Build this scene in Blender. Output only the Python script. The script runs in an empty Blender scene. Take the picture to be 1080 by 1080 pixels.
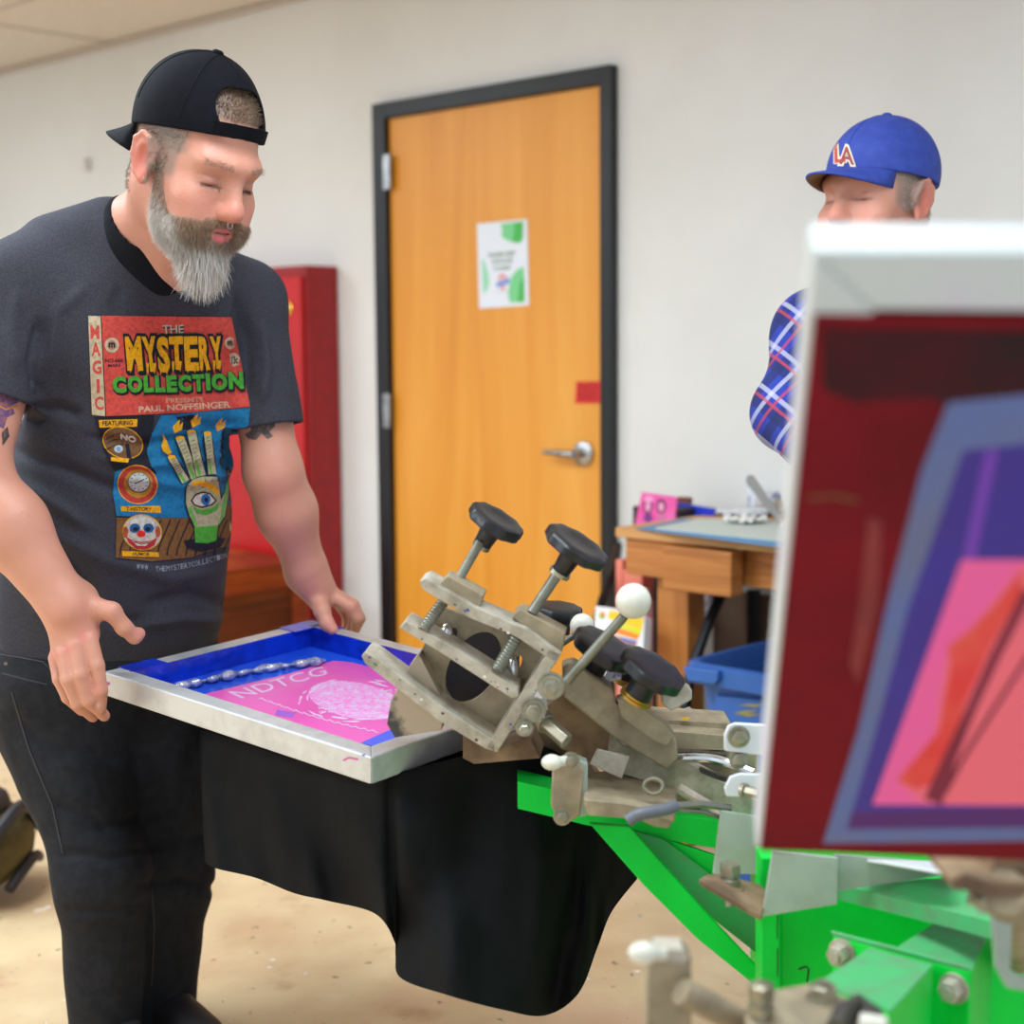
import bpy, bmesh, math, random
import numpy as np
from mathutils import Vector, Matrix
from mathutils.bvhtree import BVHTree
from mathutils.geometry import tessellate_polygon
random.seed(7); rng=np.random.default_rng(11)
SC=bpy.context.scene; COL=SC.collection
FP=1620.0; PITCH=math.radians(6.2); ROLL=.008; CH=1.24
def n_(v): v=np.array(v,float); return v/np.linalg.norm(v)
CF=np.array([0,math.cos(PITCH),-math.sin(PITCH)]); _R0=np.array([1.,0,0]); _U0=np.array([0,math.sin(PITCH),math.cos(PITCH)])
CU=math.cos(ROLL)*_U0+math.sin(ROLL)*_R0; CR=math.cos(ROLL)*_R0-math.sin(ROLL)*_U0; CC=np.array([0,0,CH])
def P(x,y,Z): return CC+Z*(CF+(x-540)/FP*CR-(y-540)/FP*CU)
def ray(x,y): return n_(CF+(x-540)/FP*CR-(y-540)/FP*CU)
def proj(V):
    d=np.asarray(V)-CC; z=d@CF; return np.stack([540+FP*(d@CR)/z,540-FP*(d@CU)/z,z],-1)
class Plane:
    def __init__(s,p,n): s.p=np.array(p,float); s.n=n_(n)
    def at(s,x,y,off=0):
        d=ray(x,y); t=((s.p+s.n*off-CC)@s.n)/(d@s.n); return CC+d*t
    def off(s,o): return Plane(s.p+s.n*o,s.n)
# ---------------------------------------------------------------- materials
def lin(c):
    c=[v/255 for v in c]; return tuple((v/12.92 if v<=.04045 else ((v+.055)/1.055)**2.4) for v in c)+(1,)
def mat(name,col,rough=.6,metal=0,col2=None,scale=8,lo=.4,hi=.65,bump=0,bscale=60,attr=None,sss=0,spec=.5,alpha=1,stretch=None,coat=0,trans=0,detail=6,flat=None,emit=0):
    m=bpy.data.materials.new(name); m.use_nodes=True; nt=m.node_tree; N=nt.nodes; L=nt.links; b=N['Principled BSDF']
    b.inputs['Base Color'].default_value=lin(col); b.inputs['Roughness'].default_value=rough; b.inputs['Metallic'].default_value=metal
    b.inputs['Specular IOR Level'].default_value=spec; b.inputs['Coat Weight'].default_value=coat
    b.inputs['Alpha'].default_value=alpha; b.inputs['Transmission Weight'].default_value=trans
    if sss: b.inputs['Subsurface Weight'].default_value=sss; b.inputs['Subsurface Radius'].default_value=(.012,.004,.002)
    tc=N.new('ShaderNodeTexCoord'); mp=N.new('ShaderNodeMapping'); L.new(tc.outputs['Object'],mp.inputs[0])
    if stretch: mp.inputs['Scale'].default_value=stretch
    src=None
    if attr:
        a=N.new('ShaderNodeAttribute'); a.attribute_name=attr; src=a.outputs['Color']
    if col2 is not None:
        nz=N.new('ShaderNodeTexNoise'); nz.inputs['Scale'].default_value=scale; nz.inputs['Detail'].default_value=detail; nz.inputs['Roughness'].default_value=.6
        L.new(mp.outputs[0],nz.inputs['Vector'])
        r=N.new('ShaderNodeValToRGB'); r.color_ramp.elements[0].position=lo; r.color_ramp.elements[1].position=hi
        r.color_ramp.elements[0].color=lin(col); r.color_ramp.elements[1].color=lin(col2); L.new(nz.outputs['Fac'],r.inputs[0])
        if src is not None:
            mx=N.new('ShaderNodeMix'); mx.data_type='RGBA'; mx.blend_type='MULTIPLY'; mx.inputs[0].default_value=1
            L.new(src,mx.inputs[6]); L.new(r.outputs[0],mx.inputs[7]); src=mx.outputs[2]
        else: src=r.outputs[0]
    if src is not None: L.new(src,b.inputs['Base Color'])
    if bump:
        n2=N.new('ShaderNodeTexNoise'); n2.inputs['Scale'].default_value=bscale; n2.inputs['Detail'].default_value=4
        L.new(mp.outputs[0],n2.inputs['Vector']); bp=N.new('ShaderNodeBump'); bp.inputs['Strength'].default_value=bump; bp.inputs['Distance'].default_value=.003
        L.new(n2.outputs['Fac'],bp.inputs['Height']); L.new(bp.outputs[0],b.inputs['Normal'])
    return m
_mc={}
def M(name,*a,**k):
    if name not in _mc: _mc[name]=mat(name,*a,**k)
    return _mc[name]
def flat(c,rough=.6,**k): return M('paint_%d_%d_%d'%tuple(c),c,rough,**k)
# ---------------------------------------------------------------- objects
ORG={}
def thing(name,label,cat,loc,group=None,kind=None):
    o=bpy.data.objects.new(name,None); COL.objects.link(o); o.location=loc; o.empty_display_size=.05
    ORG[o]=np.array(loc,float); tag(o,label,cat,group,kind); return o
def tag(o,label=None,cat=None,group=None,kind=None):
    if label: o['label']=label
    if cat: o['category']=cat
    if group: o['group']=group
    if kind: o['kind']=kind
    return o
def obj(name,V,F,m,parent=None,base=None,smooth=True,mi=None,sharp=35,bevel=0,label=None,col=None):
    V=np.asarray(V,float).reshape(-1,3)
    org=ORG[parent] if parent is not None else (np.array(base,float) if base is not None else np.zeros(3))
    me=bpy.data.meshes.new(name); me.from_pydata((V-org).tolist(),[],[tuple(int(i) for i in f) for f in F] if not isinstance(F,np.ndarray) else F.tolist())
    ms=m if isinstance(m,(list,tuple)) else [m]
    for x in ms: me.materials.append(x)
    if mi is not None: me.polygons.foreach_set('material_index',np.array(mi,np.int32))
    me.polygons.foreach_set('use_smooth',np.full(len(me.polygons),smooth))
    if smooth and sharp: me.set_sharp_from_angle(angle=math.radians(sharp))
    if col is not None:
        a=me.color_attributes.new('Col','FLOAT_COLOR','POINT'); c=np.ones((len(V),4),np.float32); c[:,:3]=col; a.data.foreach_set('color',c.ravel())
    me.update()
    o=bpy.data.objects.new(name,me); COL.objects.link(o); ORG[o]=org
    if parent is not None: o.parent=parent
    else: o.location=org
    if bevel:
        b=o.modifiers.new('b','BEVEL'); b.width=bevel; b.segments=2; b.limit_method='ANGLE'; b.angle_limit=math.radians(50)
    if label: o['label']=label
    return o
def frame(a):
    a=n_(a); h=np.array([0,0,1.]) if abs(a[2])<.9 else np.array([1.,0,0]); u=n_(np.cross(a,h)); return u,np.cross(a,u),a
class MB:
    def __init__(s): s.V=[];s.F=[];s.I=[];s.n=0
    def add(s,V,F,mi=0):
        s.V+= [np.array(v,float) for v in V]; s.F+=[tuple(i+s.n for i in f) for f in F]; s.I+=[mi]*len(F); s.n+=len(V); return s
    def box(s,c,dims,axes=None,mi=0):
        ax=np.eye(3) if axes is None else np.array(axes); c=np.array(c,float); d=np.array(dims)/2
        V=[c+ax[0]*d[0]*i+ax[1]*d[1]*j+ax[2]*d[2]*k for k in(-1,1) for j in(-1,1) for i in(-1,1)]
        return s.add(V,[(0,2,3,1),(4,5,7,6),(0,1,5,4),(2,6,7,3),(0,4,6,2),(1,3,7,5)],mi)
    def lathe(s,o,axis,prof,n=20,mi=0,lobes=0,la=0):
        u,v,a=frame(axis); o=np.array(o,float); V=[];F=[]
        for (h,r) in prof:
            for i in range(n):
                t=2*math.pi*i/n; rr=r*(1+la*math.cos(lobes*t)) if lobes else r
                V.append(o+a*h+(u*math.cos(t)+v*math.sin(t))*rr)
        for j in range(len(prof)-1):
            for i in range(n):
                k=(i+1)%n; F.append((j*n+i,j*n+k,(j+1)*n+k,(j+1)*n+i))
        F.append(tuple(range(n))[::-1]); F.append(tuple((len(prof)-1)*n+i for i in range(n)))
        return s.add(V,F,mi)
    def cyl(s,p,q,r,r2=None,n=16,mi=0):
        p=np.array(p,float);q=np.array(q,float); L=np.linalg.norm(q-p); return s.lathe(p,q-p,[(0,r),(L,r if r2 is None else r2)],n,mi)
    def hexbolt(s,p,axis,r,h,mi=0,washer=True):
        a=n_(axis); p=np.array(p,float)
        if washer: s.lathe(p,a,[(0,r*1.35),(h*.25,r*1.35)],20,mi)
        s.lathe(p+a*h*.25,a,[(0,r),(h*.9,r),(h,r*.85)],6,mi); s.lathe(p+a*h,a,[(0,r*.5),(h*.5,r*.5)],12,mi); return s
    def sph(s,c,r,n=20,mi=0,ax=(1,1,1)):
        c=np.array(c,float); V=[];F=[]; m=n//2
        for j in range(m+1):
            for i in range(n):
                th=math.pi*j/m; t=2*math.pi*i/n; V.append(c+r*np.array([math.sin(th)*math.cos(t)*ax[0],math.sin(th)*math.sin(t)*ax[1],math.cos(th)*ax[2]]))
        for j in range(m):
            for i in range(n):
                k=(i+1)%n; F.append((j*n+i,(j+1)*n+i,(j+1)*n+k,j*n+k))
        return s.add(V,F,mi)
    def tube(s,pts,r,n=10,mi=0,closed=False):
        pts=[np.array(p,float) for p in pts]; k=len(pts); V=[];F=[]; rs=r if isinstance(r,(list,tuple)) else [r]*k
        u=None
        for j in range(k):
            a=pts[(j+1)%k]-pts[j-1] if closed else pts[min(j+1,k-1)]-pts[max(j-1,0)]; a=n_(a)
            if u is None: u,v,_=frame(a)
            else: u=n_(u-a*(u@a)); v=np.cross(a,u)
            for i in range(n):
                t=2*math.pi*i/n; V.append(pts[j]+(u*math.cos(t)+v*math.sin(t))*rs[j])
        for j in range(k if closed else k-1):
            for i in range(n):
                q=(i+1)%n; jj=(j+1)%k; F.append((j*n+i,j*n+q,jj*n+q,jj*n+i))
        if not closed: F.append(tuple(range(n))[::-1]); F.append(tuple((k-1)*n+i for i in range(n)))
        return s.add(V,F,mi)
    def prism(s,loop,d,holes=(),mi=0):
        """loop: 3-D points of one face, d: extrusion vector"""
        loops=[[np.array(p,float) for p in loop]]+[[np.array(p,float) for p in h] for h in holes]
        tris=tessellate_polygon([[Vector(p) for p in l] for l in loops]); pts=[p for l in loops for p in l]; n=len(pts); d=np.array(d,float)
        V=pts+[p+d for p in pts]; F=[tuple(t) for t in tris]+[tuple(i+n for i in t[::-1]) for t in tris]; o=0
        for l in loops:
            k=len(l)
            for i in range(k): F.append((o+i,o+(i+1)%k,n+o+(i+1)%k,n+o+i))
            o+=k
        return s.add(V,F,mi)
    def pp(s,px,plane,t,holes=(),mi=0):
        """outline given on a plane, thickness t behind it"""
        return s.prism([plane.at(*p) for p in px],-plane.n*t,[[plane.at(*p) for p in h] for h in holes],mi)
    def build(s,name,m,parent=None,**k):
        k.setdefault('smooth',True)
        o=obj(name,s.V,s.F,m,parent,mi=s.I,**k)
        bm=bmesh.new(); bm.from_mesh(o.data); bmesh.ops.recalc_face_normals(bm,faces=bm.faces); bm.to_mesh(o.data); bm.free()
        if k['smooth']: o.data.set_sharp_from_angle(angle=math.radians(k.get('sharp',35)))
        return o
def spline(pts,n=8,closed=False):
    pts=[np.array(p,float) for p in pts]; k=len(pts); out=[]
    rngk=range(k) if closed else range(k-1)
    for i in rngk:
        p0=pts[i-1] if (closed or i>0) else pts[0]; p1=pts[i]; p2=pts[(i+1)%k]; p3=pts[(i+2)%k] if (closed or i+2<k) else pts[k-1]
        for j in range(n):
            t=j/n; out.append(.5*((2*p1)+(-p0+p2)*t+(2*p0-5*p1+4*p2-p3)*t*t+(-p0+3*p1-3*p2+p3)*t**3))
    if not closed: out.append(pts[-1])
    return out
def ell(cx,cy,rx,ry,n=24,a=0):
    c,s=math.cos(a),math.sin(a); return [(cx+rx*math.cos(t)*c-ry*math.sin(t)*s,cy+rx*math.cos(t)*s+ry*math.sin(t)*c) for t in [2*math.pi*i/n for i in range(n)]]
# ---------------------------------------------------------------- decals: thin prints lying on a surface
def surf(o_or_plane):
    if isinstance(o_or_plane,Plane): return o_or_plane
    me=o_or_plane.data; off=ORG[o_or_plane]; V=np.empty(len(me.vertices)*3); me.vertices.foreach_get('co',V); V=V.reshape(-1,3)+off
    return BVHTree.FromPolygons([tuple(v) for v in V],[tuple(p.vertices) for p in me.polygons])
class Decal:
    def __init__(s,target,step=5,lift=.0009): s.t=surf(target); s.step=step; s.lift=lift; s.V=[];s.F=[];s.I=[];s.mats=[];s.n=0;s.boxes=[];s.inc=.00004 if isinstance(s.t,Plane) else .00016
    def put(s,tri_pts,tris,m):
        bm=bmesh.new(); vs=[bm.verts.new((p[0],p[1],0)) for p in tri_pts]
        for t in tris:
            try: bm.faces.new([vs[i] for i in t])
            except ValueError: pass
        for _ in range(7):
            es=[e for e in bm.edges if e.calc_length()>s.step]
            if not es or isinstance(s.t,Plane): break
            bmesh.ops.subdivide_edges(bm,edges=es,cuts=1,use_grid_fill=True); bmesh.ops.triangulate(bm,faces=[f for f in bm.faces if len(f.verts)>3])
        if m not in s.mats: s.mats.append(m)
        mi=s.mats.index(m); bm.verts.index_update(); xs=[p[0] for p in tri_pts]; ys=[p[1] for p in tri_pts]; bb=(min(xs),min(ys),max(xs),max(ys)); ly=1+max([l for b,l in s.boxes if b[0]<bb[2] and b[2]>bb[0] and b[1]<bb[3] and b[3]>bb[1]],default=0); s.boxes.append((bb,ly)); lift=s.lift+ly*s.inc; ok=[]
        for v in bm.verts:
            x,y=v.co[0],v.co[1]
            if isinstance(s.t,Plane): s.V.append(s.t.at(x,y)+s.t.n*lift); ok.append(True)
            else:
                d=ray(x,y); loc,nn,_,_=s.t.ray_cast(Vector(CC),Vector(d))
                if loc is None: s.V.append(CC+d*2); ok.append(False)
                else: s.V.append(np.array(loc)-d*lift*1.5); ok.append(True)
        for f in bm.faces:
            ids=[v.index for v in f.verts]
            if all(ok[i] for i in ids):
                p=[s.V[s.n+i] for i in ids]
                if max(np.linalg.norm(p[0]-p[1]),np.linalg.norm(p[0]-p[2]))<(9 if isinstance(s.t,Plane) else .05): s.F.append(tuple(s.n+i for i in ids)); s.I.append(mi)
        s.n+=len(bm.verts); bm.free(); return s
    def poly(s,pts,m,holes=()):
        loops=[list(pts)]+[list(h) for h in holes]; allp=[p for l in loops for p in l]
        return s.put(allp,tessellate_polygon([[Vector((p[0],p[1],0)) for p in l] for l in loops]),m)
    def line(s,pts,w,m):
        L=[];R=[]; k=len(pts)
        for i,p in enumerate(pts):
            a=np.array(pts[min(i+1,k-1)][:2])-np.array(pts[max(i-1,0)][:2]); a=a/(np.linalg.norm(a)+1e-9); q=np.array([-a[1],a[0]])*(w if not isinstance(w,(list,tuple)) else w[i])/2
            L.append(tuple(np.array(p[:2])+q)); R.append(tuple(np.array(p[:2])-q))
        return s.put(L+R,[(i,i+1,k+i+1) for i in range(k-1)]+[(i,k+i+1,k+i) for i in range(k-1)],m)
    def text(s,txt,quad,m,bold=.02,grow=0,shift=(0,0),sub=None):
        """quad: TL,TR,BR,BL in picture coordinates"""
        V,T=textmesh(txt,bold+grow); V0,_=textmesh(txt,bold); lo=V0.min(0); hi=V0.max(0); uv=(V-lo)/(hi-lo)
        q=[np.array(p,float)+np.array(shift) for p in quad]
        pts=[(q[0]*(1-a)+q[1]*a)*b+(q[3]*(1-a)+q[2]*a)*(1-b) for a,b in uv]
        return s.put(pts,T,m)
    def build(s,name,parent=None,**k):
        for i,f in enumerate(s.F):
            a,b,c=s.V[f[0]],s.V[f[1]],s.V[f[2]]
            if np.cross(b-a,c-a)@(a-CC)>0: s.F[i]=f[::-1]
        o=obj(name,s.V,s.F,s.mats,parent,mi=s.I,smooth=True,sharp=0,**k); return o
_tc={}
def textmesh(txt,bold):
    key=(txt,round(bold,4))
    if key in _tc: return _tc[key]
    cu=bpy.data.curves.new('t','FONT'); cu.body=txt; cu.offset=bold; cu.resolution_u=3; o=bpy.data.objects.new('t',cu); COL.objects.link(o)
    dg=bpy.context.evaluated_depsgraph_get(); me=bpy.data.meshes.new_from_object(o.evaluated_get(dg)); bm=bmesh.new(); bm.from_mesh(me); bmesh.ops.triangulate(bm,faces=bm.faces[:])
    V=np.array([v.co[:2] for v in bm.verts]); T=[tuple(v.index for v in f.verts) for f in bm.faces]; bm.free()
    bpy.data.objects.remove(o); bpy.data.curves.remove(cu); bpy.data.meshes.remove(me); _tc[key]=(V,T); return V,T
# ---------------------------------------------------------------- distance-field modelling
class Grid:
    def __init__(s,lo,hi,h):
        s.lo=np.array(lo,float); s.h=h; s.n=np.ceil((np.array(hi)-s.lo)/h).astype(int)+1; s.D=np.full(s.n,1.,np.float32)
    def reg(s,lo,hi):
        a=np.clip(np.floor((np.array(lo)-s.lo)/s.h).astype(int),0,s.n); b=np.clip(np.ceil((np.array(hi)-s.lo)/s.h).astype(int)+1,0,s.n)
        if (b<=a).any(): return None,None
        g=[(s.lo[i]+s.h*np.arange(a[i],b[i])).astype(np.float32) for i in range(3)]
        X=np.stack(np.meshgrid(*g,indexing='ij'),-1); return (slice(a[0],b[0]),slice(a[1],b[1]),slice(a[2],b[2])),X
    def comb(s,sl,d,k,op):
        A=s.D[sl]
        if op=='+':
            r=np.minimum(A,d)
            if k: hh=np.maximum(k-np.abs(A-d),0)/k; r=r-hh*hh*k/4
        elif op=='-':
            d=-d; r=np.maximum(A,d)
            if k: hh=np.maximum(k-np.abs(A-d),0)/k; r=r+hh*hh*k/4
        else: r=np.maximum(A,d)
        s.D[sl]=r
    def cap(s,a,b,ra,rb,k=.01,op='+'):
        a=np.array(a,np.float32); b=np.array(b,np.float32); m=max(ra,rb)+k+3*s.h
        sl,X=s.reg(np.minimum(a,b)-m,np.maximum(a,b)+m)
        if sl is None: return s
        ba=b-a; t=np.clip(((X-a)@ba)/max(float(ba@ba),1e-9),0,1); d=np.linalg.norm(X-a-t[...,None]*ba,axis=-1)-(ra+(rb-ra)*t)
        s.comb(sl,d,k,op); return s
    def chain(s,pts,rs,k=.01,op='+'):
        for i in range(len(pts)-1): s.cap(pts[i],pts[i+1],rs[i],rs[i+1],k,op)
        return s
    def ell(s,c,r,ax=None,k=.01,op='+'):
        c=np.array(c,np.float32); r=np.array(r,np.float32); A=np.eye(3,dtype=np.float32) if ax is None else np.array(ax,np.float32)
        m=float(max(r))+k+3*s.h; sl,X=s.reg(c-m,c+m)
        if sl is None: return s
        q=((X-c)@A.T)/r; k0=np.linalg.norm(q,axis=-1); k1=np.linalg.norm(q/r,axis=-1); d=k0*(k0-1)/np.maximum(k1,1e-6)
        d=np.where(k0<.2,-float(min(r))*(1-k0),d); s.comb(sl,d,k,op); return s
    def cut(s,p,n,lo=None,hi=None):
        """removes the side n points to"""
        sl,X=s.reg(s.lo if lo is None else lo,(s.lo+s.h*s.n) if hi is None else hi)
        s.comb(sl,((X-np.array(p,np.float32))@np.array(n_(n),np.float32)),0,'&'); return s
    def mesh(s):
        D=s.D; S=D<0; nx,ny,nz=D.shape
        cnt=np.zeros((nx-1,ny-1,nz-1),np.int8)
        for i in(0,1):
            for j in(0,1):
                for k in(0,1): cnt+=S[i:nx-1+i,j:ny-1+j,k:nz-1+k]
        act=(cnt>0)&(cnt<8); ci=np.argwhere(act); idx=np.full(act.shape,-1,np.int32); idx[act]=np.arange(len(ci))
        cv={}
        for i in(0,1):
            for j in(0,1):
                for k in(0,1): cv[(i,j,k)]=D[ci[:,0]+i,ci[:,1]+j,ci[:,2]+k]
        acc=np.zeros((len(ci),3)); c=np.zeros(len(ci))
        ks=list(cv)
        for a in ks:
            for ax in range(3):
                if a[ax]: continue
                b=list(a); b[ax]=1; b=tuple(b); va,vb=cv[a],cv[b]; m=(va<0)!=(vb<0); t=np.where(m,va/np.where(m,va-vb,1),0)
                p=np.tile(np.array(a,float),(len(ci),1)); p[:,ax]+=t; acc+=p*m[:,None]; c+=m
        V=s.lo+s.h*(ci+acc/c[:,None]); F=[]
        for ax in range(3):
            o=[i for i in range(3) if i!=ax]
            A=S[tuple(slice(0,-1) if i==ax else slice(1,-1) for i in range(3))]; B=S[tuple(slice(1,None) if i==ax else slice(1,-1) for i in range(3))]
            for sg in(0,1):
                m=(A&~B) if sg==0 else (~A&B); e=np.argwhere(m)
                if not len(e): continue
                e=e.copy(); 
                for q in o: e[:,q]+=1
                def g(d1,d2):
                    x=e.copy(); x[:,o[0]]-=d1; x[:,o[1]]-=d2; return idx[x[:,0],x[:,1],x[:,2]]
                q=np.stack([g(1,1),g(0,1),g(0,0),g(1,0)],1)
                if (sg==1)^(ax==1): q=q[:,::-1]
                F.append(q)
        F=np.concatenate(F); F=F[(F>=0).all(1)]; return V,F
def vnorm(V,F):
    n=np.cross(V[F[:,2]]-V[F[:,0]],V[F[:,3]]-V[F[:,1]]); N=np.zeros_like(V)
    for i in range(4): np.add.at(N,F[:,i],n)
    return N/np.maximum(np.linalg.norm(N,axis=1),1e-12)[:,None]
def relax(V,F,it=2,w=.5):
    for _ in range(it):
        A=np.zeros_like(V); c=np.zeros(len(V))
        for i in range(4):
            for j in (1,3):
                np.add.at(A,F[:,i],V[F[:,(i+j)%4]]); np.add.at(c,F[:,i],1)
        V=V*(1-w)+w*A/c[:,None]
    return V
def segdist(p,pts):
    """distance of picture points p (n,2) to a polyline, and the fraction along it"""
    best=np.full(len(p),1e9); tt=np.zeros(len(p)); k=len(pts)-1
    for i in range(k):
        a=np.array(pts[i],float); b=np.array(pts[i+1],float); ab=b-a; t=np.clip(((p-a)@ab)/(ab@ab),0,1); d=np.linalg.norm(p-a-t[:,None]*ab,axis=1)
        m=d<best; best[m]=d[m]; tt[m]=(i+t[m])/k
    return best,tt
# ================================================================ the room
WR=np.array([.728,-.686,0]); WR/=np.linalg.norm(WR); WN=np.array([-WR[1]*-1*-1,0,0]) if 0 else np.array([WR[1],-WR[0],0])
W=Plane((.26,4.46,0),WN); UP=np.array([0,0,1.])
def ws(x,y,off=0):
    p=W.at(x,y,off); return (p-W.p)@WR,p[2]
def wp(s,z,off=0): return W.p+WR*s+UP*z+WN*off
m_wall=M('wall_paint',(226,224,220),.75,col2=(218,215,210),scale=1.2,bump=.12,bscale=90)
m_floor=mat('stained_concrete',(224,198,156),.55,col2=(196,160,120),scale=2.6,lo=.38,hi=.7,bump=.2,bscale=25)
def floor_mat():
    nt=m_floor.node_tree; N=nt.nodes; L=nt.links; b=N['Principled BSDF']; src=b.inputs['Base Color'].links[0].from_socket; tc=N.new('ShaderNodeTexCoord')
    for sc,lo,col in ((7,.60,(170,126,92)),(1.7,.58,(208,160,132)),(11,.70,(232,214,188)),(34,.69,(70,62,60)),(19,.71,(170,80,100)),(14,.72,(90,130,150)),(27,.70,(240,236,230))):
        n=N.new('ShaderNodeTexNoise'); n.inputs['Scale'].default_value=sc; n.inputs['Detail'].default_value=3 if sc>10 else 6; mp=N.new('ShaderNodeMapping'); mp.inputs['Location'].default_value=(sc*3.1,sc,0)
        L.new(tc.outputs['Object'],mp.inputs[0]); L.new(mp.outputs[0],n.inputs['Vector'])
        r=N.new('ShaderNodeMapRange'); r.inputs[1].default_value=lo; r.inputs[2].default_value=lo+(.02 if sc>10 else .12); r.inputs[4].default_value=.9 if sc>10 else .6; L.new(n.outputs['Fac'],r.inputs[0])
        x=N.new('ShaderNodeMix'); x.data_type='RGBA'; L.new(r.outputs[0],x.inputs[0]); L.new(src,x.inputs[6]); x.inputs[7].default_value=lin(col); src=x.outputs[2]
    L.new(src,b.inputs['Base Color'])
floor_mat()
ZC=ws(307,0)[1]
S0,S1=-6.2,3.2
MB().box(wp((S0+S1)/2,ZC/2,-.06),(S1-S0,.12,ZC),(WR,WN,UP)).build('wall_back',m_wall,smooth=False); bpy.data.objects['wall_back']['kind']='structure'
c=wp((S0+S1)/2,0,2.9)
tag(MB().box(c-UP*.05,(S1-S0,6.3,.1),(WR,WN,UP)).build('floor',m_floor,smooth=False),kind='structure')
m_ceil=M('ceiling_tile',(224,212,200),.9,col2=(212,200,190),scale=40,bump=.3,bscale=120)
tag(MB().box(c+UP*(ZC+.04),(S1-S0,6.3,.06),(WR,WN,UP)).build('ceiling',m_ceil,smooth=False),kind='structure')
mb=MB(); st=ws(120,47)[0]
for k in range(-4,6):
    s=st+k*1.22
    if S0<s<S1: mb.box(wp(s,ZC+.008,2.9),(.016,6.2,.006),(WR,WN,UP))
for k in range(1,10): mb.box(wp((S0+S1)/2,ZC+.008,k*.61),(S1-S0,.016,.006),(WR,WN,UP))
mb.box(wp((S0+S1)/2,ZC-.003,.012),(S1-S0,.024,.018),(WR,WN,UP))
tag(mb.build('trim_1',M('ceiling_grid',(196,182,170),.6),smooth=False),kind='structure')
# ---------------- door
m_blk=M('black_frame_paint',(14,14,16),.4,col2=(20,20,23),scale=6)
def wood(name,c1,c2,c3,sc=2.0,vert=True,axis=None,rough=.4):
    m=bpy.data.materials.new(name); m.use_nodes=True; nt=m.node_tree; N=nt.nodes; L=nt.links; b=N['Principled BSDF']; b.inputs['Roughness'].default_value=rough
    tc=N.new('ShaderNodeTexCoord'); mp=N.new('ShaderNodeMapping'); mp.inputs['Scale'].default_value=(sc*4,sc*4,sc*.35) if vert else (sc*.4,sc*.4,sc*9)
    L.new(tc.outputs['Object'],mp.inputs[0]); n=N.new('ShaderNodeTexNoise'); n.inputs['Scale'].default_value=1.5; n.inputs['Detail'].default_value=8; n.inputs['Distortion'].default_value=1.2; L.new(mp.outputs[0],n.inputs['Vector'])
    r=N.new('ShaderNodeValToRGB'); e=r.color_ramp.elements; e[0].position=.25; e[0].color=lin(c1); e[1].position=.75; e[1].color=lin(c2); q=e.new(.5); q.color=lin(c3); L.new(n.outputs['Fac'],r.inputs[0]); L.new(r.outputs[0],b.inputs['Base Color']); return m
m_door=wood('maple_veneer',(214,136,34),(236,166,70),(226,150,48),1.0)
d=thing('door_1',None,None,wp(ws(527,400)[0],0,.01)); d['kind']='structure'
oL,_=ws(403,300); oR,zT=ws(652,69); iL,_=ws(416,300); iR,zi=ws(640,90)
mb=MB()
for a,b_ in ((oL,iL),(iR,oR)): mb.box(wp((a+b_)/2,zT/2,.018),(b_-a,.032,zT),(WR,WN,UP))
mb.box(wp((iL+iR)/2,(zT+zi)/2,.018),(iR-iL+.002,.032,zT-zi),(WR,WN,UP)); mb.build('door_frame',m_blk,d,smooth=False,bevel=.003)
MB().box(wp((iL+iR)/2,zi/2,.008),(iR-iL-.006,.012,zi-.004),(WR,WN,UP)).build('door_leaf',m_door,d,smooth=False)
m_st=M('brushed_steel',(190,190,190),.35,1,col2=(150,150,150),scale=30)
for y in (182,433):
    s,z=ws(411,y,.02); mb=MB(); mb.box(wp(s,z,.036),(.024,.004,.11),(WR,WN,UP)); mb.cyl(wp(s+.014,z-.055,.036),wp(s+.014,z+.055,.036),.006); mb.build('hinge',m_st,d)
s,z=ws(620,478); mb=MB(); mb.lathe(wp(s,z,.012),WN,[(0,.036),(.012,.036),(.016,.03)],28); rz=mb.build('door_handle',m_st,d)
mb=MB(); mb.cyl(wp(s,z,.02),wp(s,z,.062),.013); mb.tube([wp(s,z,.062),wp(s-.03,z,.066),wp(s-.08,z+.002,.062),wp(s-.125,z+.001,.052)],[.013,.011,.009,.008],12); mb.build('lever',m_st,rz)
DP=W.off(.0145)
def paper(name,quad,plane,th,m,label,cat,**k):
    o=MB().pp(quad,plane.off(th),th,).build(name,m,smooth=False,base=plane.at(*quad[3])); tag(o,label,cat,**k); return o
m_paper=M('white_paper',(226,230,240),.6)
sg=thing('paper_notice','white paper notice with green corner shapes taped to the wooden door','notice',DP.at(531,326))
SP=DP.off(.0015); MB().pp([(503,236),(556,231),(558,322),(505.5,325.5)],SP,.001).build('sheet',m_paper,sg,smooth=False)
g1=flat((120,205,140)); g2=flat((70,180,80)); g3=flat((150,215,180))
D=Decal(SP,lift=.0006)
D.poly([(528,236),(552,233.5),(551.5,252)]+[(551-22*math.sin(t)*1.0,247+9.5*math.cos(t)) for t in np.linspace(.1,1.9,10)],g1)
D.poly([(543,235),(552,233.5),(551.5,252),(547,255.5),(541,256)],g2)
D.poly([(508,272),(511,276),(514.5,286),(516,295),(515,303),(511.5,309),(509.5,309)],g3)
D.poly([(552.5,281),(546,284),(540,291),(537,302),(536,311),(538,319),(553.5,318.5)],g1); D.poly([(552.8,290),(548,300),(546,318.8),(553.5,318.5)],g2)
td=flat((95,125,80))
D.text('PLEASE KEEP',[(515.5,267),(543.5,264.5),(543.5,269.3),(515.5,271.5)],td); D.text('THIS DOOR',[(518.5,274),(541,272),(541,276.8),(518.5,278.5)],td); D.text('CLOSED',[(521,281),(538.5,279.8),(538.5,284.2),(521,285.3)],td)
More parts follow.
